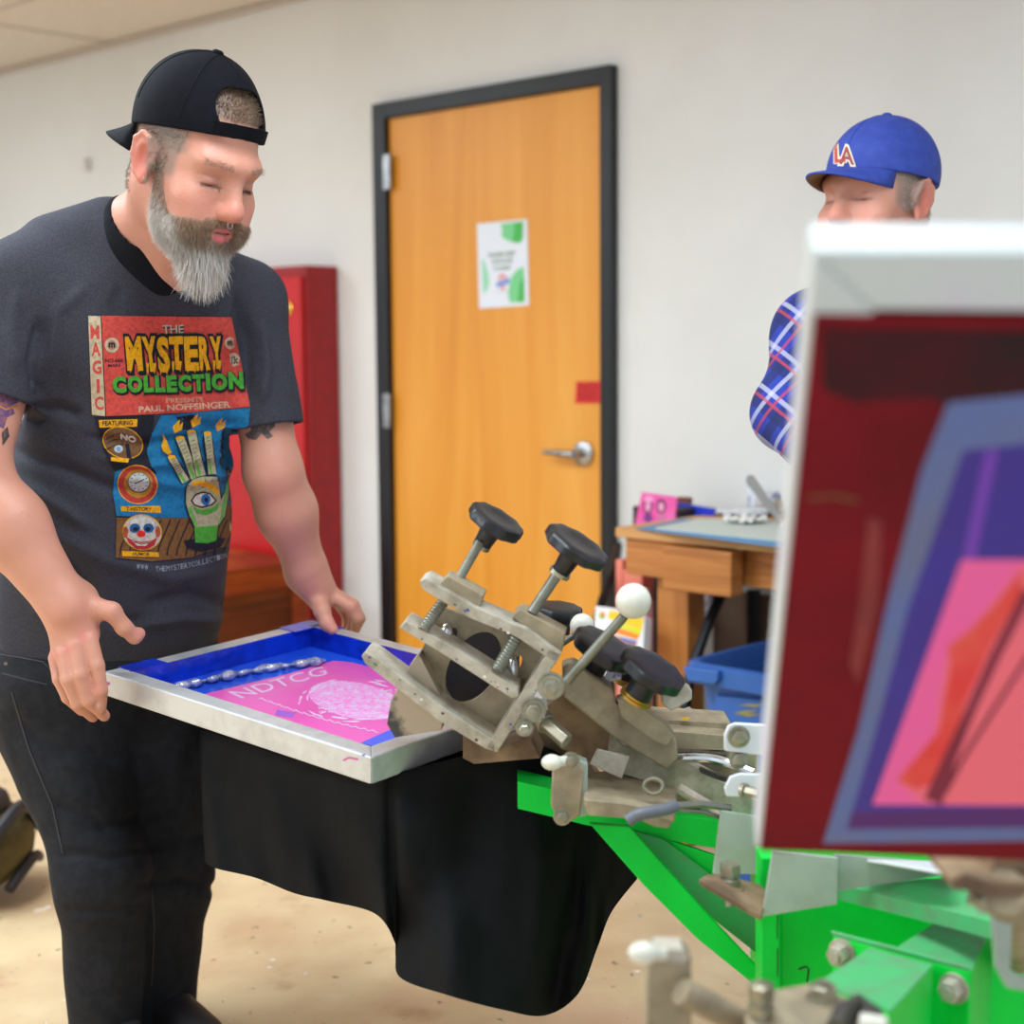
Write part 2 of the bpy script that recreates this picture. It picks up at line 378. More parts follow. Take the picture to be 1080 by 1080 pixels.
rd=flat((230,85,70)); bl=flat((120,150,215))
D.poly(ell(530,293,4,3.8),rd,[ell(530,293.5,2,2)[::-1]]); D.poly([(523.5,298),(537.5,293),(538,298.5),(524,303.5)],bl); D.poly([(528,303),(533,301),(531,306.5)],rd); D.poly([(524,307.8),(540,306.2),(540,306.8),(524,308.4)],flat((150,150,150)))
D.build('printed_design',sg)
rs=thing('red_sticker','small red sticker with faint dark lettering on the wooden door above the handle','sticker',DP.at(620,426))
MB().pp([(607.5,402.5),(633,402),(634,425.5),(606.5,425.5)],DP.off(.001),.0008).build('sheet',M('red_tape',(214,28,22),.5,col2=(190,20,18),scale=90),rs,smooth=False)
Decal(DP.off(.001)).text('NO',[(611,405),(629,405),(629,412),(611,412)],flat((165,20,16))).text('EXIT',[(611,414),(629,414),(629,421),(611,421)],flat((165,20,16))).build('lettering',rs)
# ---------------- small wall things
s,z=ws(95,174); o=MB().box(wp(s,z,.012),(.02,.024,.05),(WR,WN,UP)).lathe(wp(s,z+.012,.02),WN,[(0,.006),(.012,.005)],10).build('wall_hook',M('white_plastic',(206,200,192),.5),base=wp(s,z,.0),bevel=.003); tag(o,'small white hook on the bare wall left of the man\'s cap','hook')
# ---------------- red cabinet
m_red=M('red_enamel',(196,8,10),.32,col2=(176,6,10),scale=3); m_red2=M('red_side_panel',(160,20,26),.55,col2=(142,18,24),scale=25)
sB,zt=ws(357,281); DEP=.14; wd=.62
cb=thing('red_cabinet','tall glossy red metal cabinet with a brass lock against the white wall','cabinet',wp(sB-wd/2,0,DEP/2))
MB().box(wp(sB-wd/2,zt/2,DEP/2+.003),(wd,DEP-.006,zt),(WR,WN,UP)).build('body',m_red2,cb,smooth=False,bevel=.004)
MB().box(wp(sB-wd/2-.004,zt/2-.01,DEP+.011),(wd-.012,.018,zt-.05),(WR,WN,UP)).build('door',m_red,cb,smooth=False,bevel=.004)
CP=W.off(DEP+.02); q=CP.at(303,325); MB().lathe(q,WN,[(0,.026),(.004,.027),(.008,.022),(.006,.015),(.008,.013),(.014,.012)],24).build('lock',M('brass',(225,190,90),.3,.8),cb)
# ---------------- wooden trunk
m_trunk=wood('dark_trunk_wood',(62,22,12),(120,58,20),(88,34,16),3,False); m_tr2=wood('worn_orange_wood',(150,62,16),(196,100,28),(120,40,14),5,False)
E0=W.off(DEP+.05).at(322,594.5); TZ=E0[2]; E=E0*np.array([1,1,0])
t=thing('wooden_chest','low dark wooden trunk with worn orange edges in front of the red cabinet','trunk',E+WN*.3-WR*.25)
MB().box(E+WN*.3-WR*.25+UP*TZ/2,(.5,.6,TZ),(WR,WN,UP)).build('body',m_trunk,t,smooth=False,bevel=.004)
mb=MB(); mb.box(E+WN*.3+WR*.004+UP*(TZ-.035),(.014,.61,.07),(WR,WN,UP)); mb.box(E+WN*.03+WR*.004+UP*(TZ/2-.035),(.014,.06,TZ-.075),(WR,WN,UP)); mb.box(E+WN*.57+WR*.004+UP*(TZ/2-.035),(.014,.06,TZ-.075),(WR,WN,UP)); mb.build('edge_strips',m_tr2,t,smooth=False,bevel=.003)
MB().box(E+WN*.3-WR*.25+UP*(TZ+.008),(.52,.62,.016),(WR,WN,UP)).build('lid',m_tr2,t,smooth=False,bevel=.003)
# ---------------- workbench
K=P(649,556,3.8); TH=K[2]; KX=K*np.array([1,1,0])
def tb(a,b_,z): return KX+WR*a-WN*b_+UP*z    # a along the front, b back to the wall
TD=(W.p-KX)@-WN-.03
m_ply=wood('scuffed_plywood',(196,140,82),(226,180,122),(208,152,92),3,False,rough=.6); m_fir=wood('orange_fir',(164,96,40),(206,140,74),(188,118,56),4,False,rough=.5); m_firv=wood('orange_fir_upright',(166,98,40),(210,140,72),(194,122,56),3.0,True,rough=.5)
wb=thing('workbench','wooden workbench with plywood top taped in blue against the wall','workbench',tb(.75,TD/2,0))
MB().box(tb(.75,TD/2,TH-.012),(1.5,TD,.024),(WR,WN,UP)).build('tabletop',m_ply,wb,smooth=False,bevel=.002)
mb=MB(); mb.box(tb(.13,.035,TH-.07),(.22,.04,.092),(WR,WN,UP)); mb.box(tb(.9,.055,TH-.07),(1.1,.03,.092),(WR,WN,UP)); mb.box(tb(.05,TD/2,TH-.07),(.04,TD-.1,.09),(WR,WN,UP)); mb.build('apron',m_fir,wb,smooth=False,bevel=.003)
MB().box(tb(.265,.0,TH-.082),(.2,.05,.105),(WR,WN,UP)).build('block',m_fir,wb,smooth=False,bevel=.004)
for a in (.135,1.4):
    for b_ in (.09,): MB().box(tb(a,b_,(TH-.116)/2),(.095,.07,TH-.116),(WR,WN,UP)).build('leg',m_firv,wb,smooth=False,bevel=.004)
T=Plane((0,0,TH),UP)
D=Decal(T.off(.0005),lift=.0003); m_btape=flat((80,140,190)); D.poly([(670,558),(682,555),(830,572),(832,579)],m_btape); D.poly([(670,558),(720,547),(734,547.5),(688,556)],m_btape)
mt=D.build('blue_tape',wb)
D=Decal(T.off(.003)); o=MB().pp([(691,556.5),(736,547),(850,549),(862,574)],T.off(.0045),.0035).build('work_mat',M('grey_green_mat',(196,204,196),.5),smooth=False,base=T.at(740,560)); tag(o,'pale grey green sheet lying on the workbench inside the blue tape','mat')
# crumpled white paper
def disc(name,cx,cy,r,m,label,cat,z0,amp=.012,squash=1):
    c=T.at(cx,cy)+UP*z0; V=[];F=[]; n=48; R=7
    for j in range(R):
        for i in range(n):
            a=2*math.pi*i/n; q=r*(j+.3)/(R-.7); V.append(c+np.array([math.cos(a)*q*squash,math.sin(a)*q,amp*(j/(R-1))**2*(1+.7*math.sin(a*14)+.4*math.sin(a*5+1))]))
    for j in range(R-1):
        for i in range(n): F.append((j*n+i,j*n+(i+1)%n,(j+1)*n+(i+1)%n,(j+1)*n+i))
    F.append(tuple(range(n)))
    o=obj(name,V,F,m,base=c); s_=o.modifiers.new('s','SOLIDIFY'); s_.thickness=.0015; tag(o,label,cat); return o
disc('paper_filter',786,553,.055,M('soft_white_paper',(238,236,232),.8),'white ruffled paper filter lying on the workbench','filter',.006,.009)
pk=thing('putty_knife','grey putty knife leaning on the workbench','knife',T.at(826,559)+UP*.004)
A=T.at(827,558)+UP*.012; B=A-WR*.12+UP*.10-WN*.03
m_kn=M('grey_steel_blade',(150,146,142),.4,.7); u=n_(B-A); v=n_(np.cross(u,WN)); 
MB().prism([A-v*.008,A+v*.008,B+v*.014,B+u*.012+v*.006,B+u*.012-v*.006,B-v*.014],WN*.004).build('blade',m_kn,pk,smooth=False,bevel=.001)
MB().cyl(A,A-u*.012,.011,.01).build('handle',flat((210,206,200)),pk)
disc('crumpled_plastic',842,545,.11,M('milky_plastic',(236,238,246),.3,alpha=.85,col2=(150,155,190),scale=20,lo=.62,hi=.66),'crumpled clear plastic sheet on the workbench behind the putty knife','plastic sheet',.02,.035,1.2)
disc('tissue_sheet',792,543,.07,M('thin_tissue',(236,238,244),.7,col2=(206,208,216),scale=30,lo=.5,hi=.6),'thin grey white tissue flattened on the workbench behind the filter','tissue',.006,.003,1.5)
o=MB().box(T.at(790,534)+UP*.02,(.24,.012,.012),(n_(WR*1-WN*.35+UP*.1),n_(WN+WR*.35),UP)).build('wooden_stick',flat((222,184,122)),base=T.at(790,534)); tag(o,'light wooden stick lying at the back of the workbench','stick')
# things beside and under the bench
def wbox(name,quadTL,quadBR,Z,depth,m,label,cat,tilt=0,z0=0,**k):
    """box parallel to the wall whose front shows from TL to BR; reaches down to z0"""
    a=P(quadTL[0],quadTL[1],Z); pl=Plane(a,WN); b_=pl.at(quadBR[0],quadBR[1]); w=(b_-a)@WR; zt=a[2]; zb=z0 if z0 is not None else b_[2]
    c=np.array([a[0],a[1],0])+WR*w/2-WN*depth/2+UP*(zt+zb)/2
    o=MB().box(c,(w,depth,zt-zb),(WR,WN,UP)).build(name,m,smooth=False,base=c-UP*(zt-zb)/2,bevel=.003)
    if label: tag(o,label,cat)
    return o,pl
m_dk=flat((38,34,38))
o,pl=wbox('black_box',(667,533.5),(716,551),4.12,.10,m_dk,'tall black box beside the left end of the workbench holding the pink card','box')
topz=(pl.at(667,533.5))[2]
rc=Plane(P(690,540,4.06),n_(WN+UP*.1))
ca=thing('pink_card','pink album card with two portrait faces beside the workbench','card',rc.at(690,553))
MB().pp([(677,519),(714,524),(711,552),(669,556)],rc,.006).build('sheet',M('pink_print',(226,60,150),.4,col2=(236,110,180),scale=12),ca,smooth=False)
D=Decal(rc,lift=.0006)
for cx in (683.5,697.5): D.poly(ell(cx,534,5,7.5),flat((80,20,60))); D.poly(ell(cx,534.5,3.2,5),flat((230,150,190))); D.poly(ell(cx,546,4.5,5),flat((200,110,160) if cx>690 else (110,50,130)))
D.poly(ell(684.5,526.5,5,3.5),flat((238,150,200))); D.build('portraits',ca)
for (a,b_,Z,m,lb,cat,nm) in (((714,524),(726,548),4.16,flat((120,62,34)),'brown folder edge behind the pink card','folder','brown_folder'),((713,532),(750,545),4.2,flat((20,50,200)),'bright blue folder behind the pink card at the wall','folder','blue_folder')):
    if nm=='blue_folder':
        pl=Plane(P(720,536,4.09),WN); o=MB().pp([(713,531),(724,532.5),(750,537),(755,549),(713,549)],pl,.02).build(nm,m,smooth=False,base=pl.at(730,549)); tag(o,lb,cat)
    else:
        o,_=wbox(nm,a,b_,Z,.02,m,lb,cat,z0=TH+.001)
m_pe=M('peach_cover',(238,140,118),.5,col2=(230,120,104),scale=4)
for i,(x0,x1,y0,Z,lb,mm) in enumerate(((649,656.5,590,4.05,'thin peach coloured box standing between the door and workbench leg',m_pe),(657,677,601,4.0,'wide peach coloured box standing left of the workbench leg',m_pe),(654,673,621,3.9,'pale pink box standing in front of the peach boxes',M('pale_pink_cover',(226,190,200),.5)))):
    wbox('card_box',(x0,y0),(x1,700),Z,.05,mm,lb,'box')
o,_=wbox('folded_sleeve',(674,634),(681,700),3.86,.03,flat((222,180,190)),'pinkish grey sleeve standing against the workbench leg','sleeve')
pl=Plane(P(650,670,3.78),n_(WN+UP*.2)); pkk=thing('paper_pack','white and yellow printed pack with orange stripes left of the bench leg','pack',pl.at(650,712))
MB().pp([(628,639),(644,641),(680,652),(677,712),(622,712)],pl,.03).build('carton',M('pack_white',(236,234,234),.5),pkk,smooth=False,bevel=.002)
D=Decal(pl,lift=.0005); D.poly([(643,644),(652,645),(679,652),(677,664),(652,656),(641,652)],flat((248,200,20))); D.poly([(650,656),(677,664),(675,669.5),(652,661)],flat((222,220,20))); D.poly([(650,661),(675,669.5),(672,675),(646,667)],flat((248,140,20))); D.poly([(643,669),(672,676),(670,686),(640,676)],flat((170,112,80)))
D.poly([(655,672),(672,676),(671,679),(656,676)],flat((90,110,190)))
for dx,dy,cc in ((0,-1.8,(230,60,40)),(1.8,0,(240,120,30)),(0,1.8,(80,170,60)),(-1.8,0,(200,200,40))): D.poly(ell(635+dx,649+dy,2,2),flat(cc))
D.build('printed_design',pkk)
pl=Plane(P(735,640,3.92),n_(WN+UP*.12)); mg=thing('pink_magazine','pink magazine with a yellow arc leaning under the workbench','magazine',pl.at(730,670))
MB().pp([(718,612),(748,612),(744,640),(733,668),(716,668)],pl,.01).build('cover',M('magazine_pink',(236,160,150),.5),mg,smooth=False)
D=Decal(pl,lift=.0005); D.line([(722,618),(728,628),(728,646),(720,664)],3.2,flat((240,190,70))); D.line([(718,624),(723,632),(723,646),(717,658)],3,flat((240,236,240))); D.build('arc',mg)
pl=Plane(P(740,640,3.9),n_(WN+UP*.12)); bk=thing('white_book','white book with dark lettering running up its cover beside the pink magazine','book',pl.at(736,670))
MB().pp([(734,612),(749,612),(747,640),(738,670),(730,664),(736,640)],pl,.015).build('cover',M('book_white',(236,232,236),.5),bk,smooth=False)
Decal(pl,lift=.0005).text('Talle C',[(736.5,663),(741,633),(746.5,635),(742,664.5)][0:1]+[(740,632),(745.5,634),(741.5,665)],flat((30,26,26))).build('lettering',bk)
pl=Plane(P(735,680,3.85),WN); o=MB().pp([(718,666),(741,668),(736,686),(722,706),(718,706)],pl,.03).build('dark_green_carton',M('dark_green_card',(66,74,62),.5,col2=(150,150,140),scale=18,lo=.5,hi=.6),smooth=False,base=pl.at(730,706)); tag(o,'dark green and grey carton below the pink magazine','carton')
o=MB().pp([(748,612),(760,612),(758,634),(750,636)],Plane(P(755,620,4.0),WN),.02).build('framed_card',flat((60,40,60)),smooth=False,base=P(755,640,4.0)); tag(o,'small dark card with white corner behind the folding leg','card')
m_bm=M('black_metal',(22,22,26),.4,.5)
o=MB().tube([P(766,616,3.75),P(748,655,3.7),P(728,710,3.65),P(716,790,3.6)],.013,8).build('folding_leg',m_bm,base=P(716,790,3.6)); tag(o,'black metal leg of a folded stand leaning under the workbench','stand leg')
o=MB().tube([P(795,622,4.0),P(795,700,4.0),P(795,764,4.0)],.018,8).build('metal_post',m_bm,base=P(795,764,4.0)); tag(o,'upright black metal post under the workbench behind the blue tub','post')
wbox('cardboard_panel',(752,622),(900,700),4.14,.03,M('brown_board',(128,104,84),.8,col2=(112,90,72),scale=5),'large brown board standing on the floor behind the blue tub','board')
o=MB().tube(spline([P(652,575,4.2),P(648,600,4.1),P(640,620,4.05),P(633,640,4.0),P(628,670,3.98),P(627,760,3.95)]),.012,8).build('black_hose',m_bm,base=P(627,760,3.95)); tag(o,'black hose hanging between the door frame and peach boxes','hose')
# ---------------- blue tub
tu=thing('storage_tub','blue plastic storage tub on the floor in front of the workbench','tub',(0,0,0))
q0=P(716,697,3.5); RZ=q0[2]; q0=q0*np.array([1,1,0])
def rr(ins,w,d,rad=.05,n=6):
    out=[]
    for cx,cy,a0 in ((w-ins-rad,d-ins-rad,0),(ins+rad,d-ins-rad,90),(ins+rad,ins+rad,180),(w-ins-rad,ins+rad,270)):
        for i in range(n+1):
            a=math.radians(a0+90*i/n); out.append((cx+rad*math.cos(a),cy+rad*math.sin(a)))
    return out
TW,TDp=.46,.5
V=[];F=[]
rings=[(.0,RZ-.045,.055),(.0,RZ-.045,.055),(0,RZ-.004,.055),(.008,RZ,.05),(.02,RZ,.045),(.026,RZ-.01,.04),(.03,RZ-.06,.04),(.07,.03,.04),(.20,.03,.02)]
rings=[(.07,.0,.05),(.035,RZ-.05,.05),(.034,RZ-.045,.05),(.0,RZ-.045,.055)]+rings[2:]
for ins,z,rad in rings:
    for x,y in rr(ins,TW,TDp,rad): V.append(q0+WR*x-WN*y+UP*z)
n=len(rr(0,1,1))
for j in range(len(rings)-1):
    for i in range(n): F.append((j*n+i,j*n+(i+1)%n,(j+1)*n+(i+1)%n,(j+1)*n+i))
F.append(tuple(range(n))[::-1]); F.append(tuple((len(rings)-1)*n+i for i in range(n)))
m_tub=M('blue_plastic',(52,104,182),.4,col2=(44,92,168),scale=4)
obj('tub_body',V,F,m_tub,tu)
pl=Plane(q0+WN*.001,WN); D=Decal(pl.off(-.02),lift=.002); 
MB().pp([(754,733),(835,741),(835,775),(754,775)],pl.off(-.02),.015).build('raised_panel',m_tub,tu,bevel=.004)
D=Decal(pl.off(-.02),lift=.0015); my=flat((150,140,80)); D.poly([(779,744),(790,742),(806,743),(798,746)],my); D.poly([(774,752),(786,749),(800,749),(790,752.5),(806,753),(790,756)],my); D.build('paint_smear',tu)
mb=MB(); mb.pp([(720,703),(757,708),(757,718),(753,722),(724,717)],pl.off(.012),.014).build('handle_tab',m_tub,tu,bevel=.003)
# boot at far left: a person's foot or olive bag
bo=thing('olive_bag','olive canvas bag with black straps on the floor at far left','bag',P(-14,935,3.4))
mb=MB(); bc=P(-22,915,3.5)*np.array([1,1,0])+UP*.07; mb.sph(bc+UP*.05,.16,24,0,(.75,1.1,.62)).build('body',M('olive_canvas',(92,80,38),.8,col2=(70,64,34),scale=20),bo)
MB().tube(spline([bc+np.array([.02,-.17,.0]),bc+np.array([.09,-.1,.12]),bc+np.array([.11,0,.14]),bc+np.array([.1,.14,.05])]),.016,8).tube(spline([bc+np.array([.1,-.1,-.02]),bc+np.array([.125,0,.02]),bc+np.array([.1,.12,-.02])]),.012,8).sph(bc+UP*.14,.07,16,0,(1,1.6,.6)).build('strap',m_dk,bo)
# ================================================================ screens
def rot(a,b,c):
    ca,sa,cb,sb,cc,sc=math.cos(a),math.sin(a),math.cos(b),math.sin(b),math.cos(c),math.sin(c)
    return np.array([[ca,-sa,0],[sa,ca,0],[0,0,1]])@np.array([[cb,0,sb],[0,1,0],[-sb,0,cb]])@np.array([[1,0,0],[0,cc,-sc],[0,sc,cc]])
m_alu=M('scuffed_aluminium',(206,206,206),.4,.45,col2=(172,170,170),scale=14,lo=.45,hi=.75,bump=.1)
m_btape2=M('wet_blue_tape',(10,52,196),.18,col2=(8,34,150),scale=22,bump=.5,bscale=50,coat=.3)
SM=rot(-.68,.071,.035); SCn=np.array([-.283,2.425,.709]); sx,sy,sz=SM[:,0],SM[:,1],SM[:,2]; SL,SW=.60,.46
def sl(x,y,z): return SCn+sx*x+sy*y+sz*z
def hollow(cf,L,Wd,bw,h,axes):
    """rectangular frame with mitred corners: outer, inner loops"""
    mb=MB()
    o=[(-L/2,-Wd/2),(L/2,-Wd/2),(L/2,Wd/2),(-L/2,Wd/2)]; i=[(-L/2+bw,-Wd/2+bw),(L/2-bw,-Wd/2+bw),(L/2-bw,Wd/2-bw),(-L/2+bw,Wd/2-bw)]
    for k in range(4):
        q=(k+1)%4; mb.prism([cf(*o[k],0),cf(*o[q],0),cf(*i[q],0),cf(*i[k],0)],axes[2]*-h)
    return mb
s1=thing('printing_screen','aluminium printing screen with pink stencil and blue taped edges held by the man','printing screen',sl(0,0,-.04),'printing screens on the press')
hollow(sl,SL,SW,.034,.040,(sx,sy,sz)).build('frame',m_alu,s1,smooth=False,bevel=.0025)
MB().box(sl(0,0,-.0365),(SL-.03,SW-.03,.002),(sx,sy,sz)).build('screen_mesh',M('blue_mesh',(34,86,214),.25,col2=(24,66,190),scale=9,coat=.2),s1,smooth=False)
# blue tape on inner walls and corner wraps
mb=MB(); iw=.034
mb.box(sl(-SL/2+iw+.001,0,-.018),(.002,SW-2*iw,.037),(sx,sy,sz)); mb.box(sl(0,SW/2-iw-.001,-.018),(SL-2*iw,.002,.037),(sx,sy,sz))
mb.box(sl(-SL/2+.017,-SW/2+.065,.0005),(.036,.07,.002),(sx,sy,sz)); mb.box(sl(-SL/2+.02,SW/2-.04,.0005),(.042,.08,.002),(sx,sy,sz)); mb.box(sl(-SL/2+.055,SW/2-.016,.0005),(.05,.036,.002),(sx,sy,sz))
mb.build('blue_tape',m_btape2,s1,smooth=False)
MP=Plane(sl(0,0,-.0355),sz)
m_pink=M('pink_stencil',(226,92,178),.35,col2=(214,84,170),scale=6,coat=.15); m_pale=M('open_mesh_print',(214,170,214),.5,col2=(226,120,196),scale=150,lo=.42,hi=.6); m_pale2=M('pale_line_print',(214,186,216),.5)
D=Decal(MP,lift=.0005)
D.poly([(204,735),(300,712),(352,697),(372,699),(470,723),(500,745),(398,788),(380,784)],m_pink)
D.poly([(380,784),(398,788),(470,760),(440,757)],M('thin_blue_mesh',(60,90,214),.3))
D.text('NDTCG',[(240,730),(340,703),(346,711),(256,737)],m_pale2,bold=.0)
D.poly(ell(375,739,50,19,40,.18),m_pale)
for a in rng.uniform(0,2*math.pi,34):
    rr_=rng.uniform(1.0,1.22); da=rng.uniform(.12,.4); D.line([(375+50*rr_*math.cos(a+da*q)+rng.normal(0,.5),739+19*rr_*math.sin(a+da*q)) for q in (0,.33,.66,1)],[.5,1.6,1.3,.4],m_pale2)
for k in range(60):
    a=rng.uniform(0,6.28); r=rng.uniform(.1,.95)**.5; cx,cy=375+48*r*math.cos(a),739+18*r*math.sin(a); b=rng.uniform(0,6.28); w=rng.uniform(3,8)
    D.line([(cx,cy),(cx+w*math.cos(b),cy+w*.4*math.sin(b)),(cx+w*math.cos(b+.9),cy+w*.4*math.sin(b+.9))],1.1,m_pale2)
for k in range(14): x_=272+k*9; y_=738+k*3.4-(k*k)*.06; D.line([(x_,y_),(x_+4,y_-1.5),(x_+8,y_+1.2),(x_+11,y_+1)],[.4,1.2,.9,.3],m_pale2)
D.poly([(292,749),(312,752),(308,757),(290,755)],flat((150,90,190)))
D.build('stencil_image',s1)
# squeegeed white ink bead
mb=MB(); pts=[MP.at(x,y,.006+.003*math.sin(x*.4)) for x,y in zip(np.linspace(186,342,36),[725-28*t-3*math.sin(t*3.1) for t in np.linspace(0,1,36)])]
pts=spline(pts,5); mb.tube(pts,[.006+.0022*math.sin(i*.13)+.0012*math.sin(i*.31+1) for i in range(len(pts))],12); mb.build('ink_bead',M('wet_silver_ink',(205,208,220),.2,.5,col2=(130,140,190),scale=60),s1)
sidep=Plane(sl(0,-SW/2,0),-sy); D=Decal(sidep,lift=.0006); mg_=flat((205,90,150)); D.line([(362,802),(368,799),(378,801)],2,mg_); D.line([(382,797),(386,795)],1.5,flat((110,120,200))); D.poly(ell(114,721,2.2,1.8),mg_); D.build('ink_marks',s1)
# ---- near raised screen
def Cv(a,b,c): return a*CR+b*CU+c*CF
BL=P(797,896,1.31); TL=P(858,266,.955); e1=TL-BL; NL=np.linalg.norm(e1); e1/=NL; e2=.97*CR-.02*CU-.083*CF; e2=n_(e2-e1*(e2@e1)); nn=n_(np.cross(e2,e1)); 
if nn@CF>0: nn=-nn
NW=.47; Ncen=BL+e1*NL/2+e2*NW/2
def nl(x,y,z): return Ncen+e2*x+e1*y+nn*z
s2=thing('printing_screen','raised printing screen close to the camera, dark red taped borders round a bright pink image','printing screen',nl(0,-NL/2,0),'printing screens on the press')
m_alu2=M('white_stained_frame',(206,210,208),.5,.05,col2=(214,190,220),scale=9,lo=.5,hi=.75)
hollow(nl,NW,NL,.042,.040,(e2,e1,nn)).build('frame',m_alu2,s2,smooth=False,bevel=.003)
NP=Plane(nl(0,0,.0),nn)
m_dred=M('dark_red_emulsion',(128,8,26),.65,col2=(92,8,20),scale=5,lo=.35,hi=.7,spec=.2); MB().box(nl(0,0,-.02),(NW-.02,NL-.02,.003),(e2,e1,nn)).build('screen_mesh',m_dred,s2,smooth=False)
# tape over bars and mesh
tp=[(-NW/2+.004,-NL/2+.001),(NW/2-.004,-NL/2+.001),(NW/2-.004,NL/2-.044),(-NW/2+.004,NL/2-.044)]
mb=MB(); mb.prism([nl(x,y,.0012) for x,y in tp],-nn*.001); mb.build('border_tape',m_dred,s2,smooth=False)
D=Decal(NP.off(.0012),lift=.0006)
def F_(*a,**k): return flat(*a,**k)
m_dtop=M('dark_ink_stain',(44,24,26),.65,col2=(84,12,26),scale=7,lo=.4,hi=.75,spec=.2)
D.poly([(866,344),(1100,349),(1100,428),(1000,432),(985,420),(900,424),(868,410)],m_dtop)
D.poly([(1000,424),(1100,414),(1100,886),(868,889),(905,770),(937,630),(972,495)],M('grey_blue_tape',(92,110,168),.4,col2=(106,110,140),scale=6))
D.poly([(1016,474),(1100,466),(1100,872),(893,874),(922,776),(958,640)],M('violet_emulsion',(56,42,150),.35,col2=(62,36,130),scale=8))
D.poly([(1040,474),(1052,474),(1028,590),(1015,590)],F_((120,60,180))); D.poly([(893,874),(1100,872),(1100,850),(898,856)],F_((84,30,110)))
m_hp=M('hot_pink_image',(250,98,170),.3,col2=(250,110,150),scale=5)
D.poly([(1014,590),(1100,590),(1100,849),(920,848)],m_hp)
D.poly([(1100,594),(1078,596),(1050,630),(1025,660),(1000,680),(992,735),(985,775),(945,822),(975,846),(1100,848)],F_((250,110,128)))
D.poly([(1078,600),(1050,636),(1022,664),(999,682),(1003,700),(990,770),(946,822),(966,832),(982,826),(1000,800),(1018,740),(1045,680),(1078,625)],M('red_figure',(236,56,60),.4,col2=(240,90,80),scale=12))
D.line([(1085,622),(1050,690),(1025,745),(1003,795),(984,845)],[12,11,10,14,20],F_((130,26,58))); D.line([(1085,690),(1045,752),(1015,800),(996,835)],[5,5,5,6],F_((130,26,58)))
m_sm=M('smeared_red',(140,40,44),.5,col2=(120,26,34),scale=10); D.poly([(915,545),(930,548),(926,640),(905,720),(896,700),(908,620)],m_sm); D.line([(852,525),(880,522),(905,528)],3,F_((120,80,40)))
D.build('stencil_image',s2)
# near screen's hidden back side strip is the frame itself
# ================================================================ black t-shirt on the platen
m_cloth=M('black_cotton',(6,6,8),.8,col2=(11,11,13),scale=30,bump=.15,bscale=200,spec=.2)
pairs=[((209,766,2.47),(216,909,2.45)),((222,770,2.46),(228,916,2.42)),((260,782,2.38),(270,926,2.36)),((300,796,2.31),(310,942,2.3)),((350,808,2.24),(345,950,2.26)),((398,820,2.16),(396,964,2.2)),((412,818,2.16),(417,996,2.17)),((430,812,2.16),(421,1030,2.14)),((490,797,2.18),(470,1049,2.11)),((545,783,2.2),(530,1065,2.12)),((590,795,2.22),(575,1071,2.15)),((610,830,2.24),(610,1048,2.2)),((630,862,2.26),(630,1000,2.25)),((650,884,2.3),(645,962,2.3)),((672,911,2.36),(672,927,2.36))]
ts=thing('black_tshirt','black cotton t-shirt draped over the platen beneath the screen, hem hanging down','t-shirt',P(450,1040,2.3))
A_=spline([p[0] for p in pairs],9); B_=spline([p[1] for p in pairs],9); N_=len(A_); R_=34; V=[];F=[]
def fold(u,t):
    return .009*t**.7*math.sin(u*46+2.2*math.sin(t*2.4+u*5))+.004*t*math.sin(u*100-3*t)+.018*math.exp(-((u-.2-.12*t)/.04)**2)*t**.5+.05*math.exp(-((u-.46-.14*t)/.04)**2)*t*-1+.045*math.exp(-((u-.60+.16*t*t)/.05)**2)*t**.6-.04*math.exp(-((u-.30-.08*t)/.03)**2)*t+.04*math.exp(-((u-.82+.1*t)/.04)**2)*t
for side in (0,1):
    for j in range(R_):
        t=j/(R_-1)
        for i in range(N_):
            u=i/(N_-1); a=A_[i];b=B_[i]; q=a*(1-t)+b*t; edge=min(1,(1-u)*6)*min(1,u*12)
            dz=fold(u,t)*edge
            if side: dz=dz*.7+ (.30*min(1,(1-u)*4)*(1-.35*t)); q=q*1.0; 
            V.append(P(q[0],q[1]-(14*t*edge if side else 0),q[2]+dz))
n=N_*R_
for side in (0,1):
    for j in range(R_-1):
        for i in range(N_-1):
            a=side*n+j*N_+i; f=(a,a+1,a+N_+1,a+N_); F.append(f if side else f[::-1])
for i in range(N_-1): F.append((i,i+1,n+i+1,n+i))
for j in range(R_-1): F.append((j*N_,j*N_+N_,n+j*N_+N_,n+j*N_)); F.append((j*N_+N_-1,j*N_+N_*2-1,n+j*N_+2*N_-1,n+j*N_+N_-1))
o=obj('shirt_body',V,F,m_cloth,ts,sharp=0); 
hem=[P(B_[i][0],B_[i][1]-5,B_[i][2]+fold(i/(N_-1),.97)*min(1,(1-i/(N_-1))*6)*min(1,i/(N_-1)*12)-.002) for i in range(38,N_)]
# shirt top stretched over the platen
PLs=MB(); o_=-.062
PLs.box(sl(.09,.01,o_),(.38,.28,.010),(sx,sy,sz)); PLs.build('stretched_top',m_cloth,ts,bevel=.004)
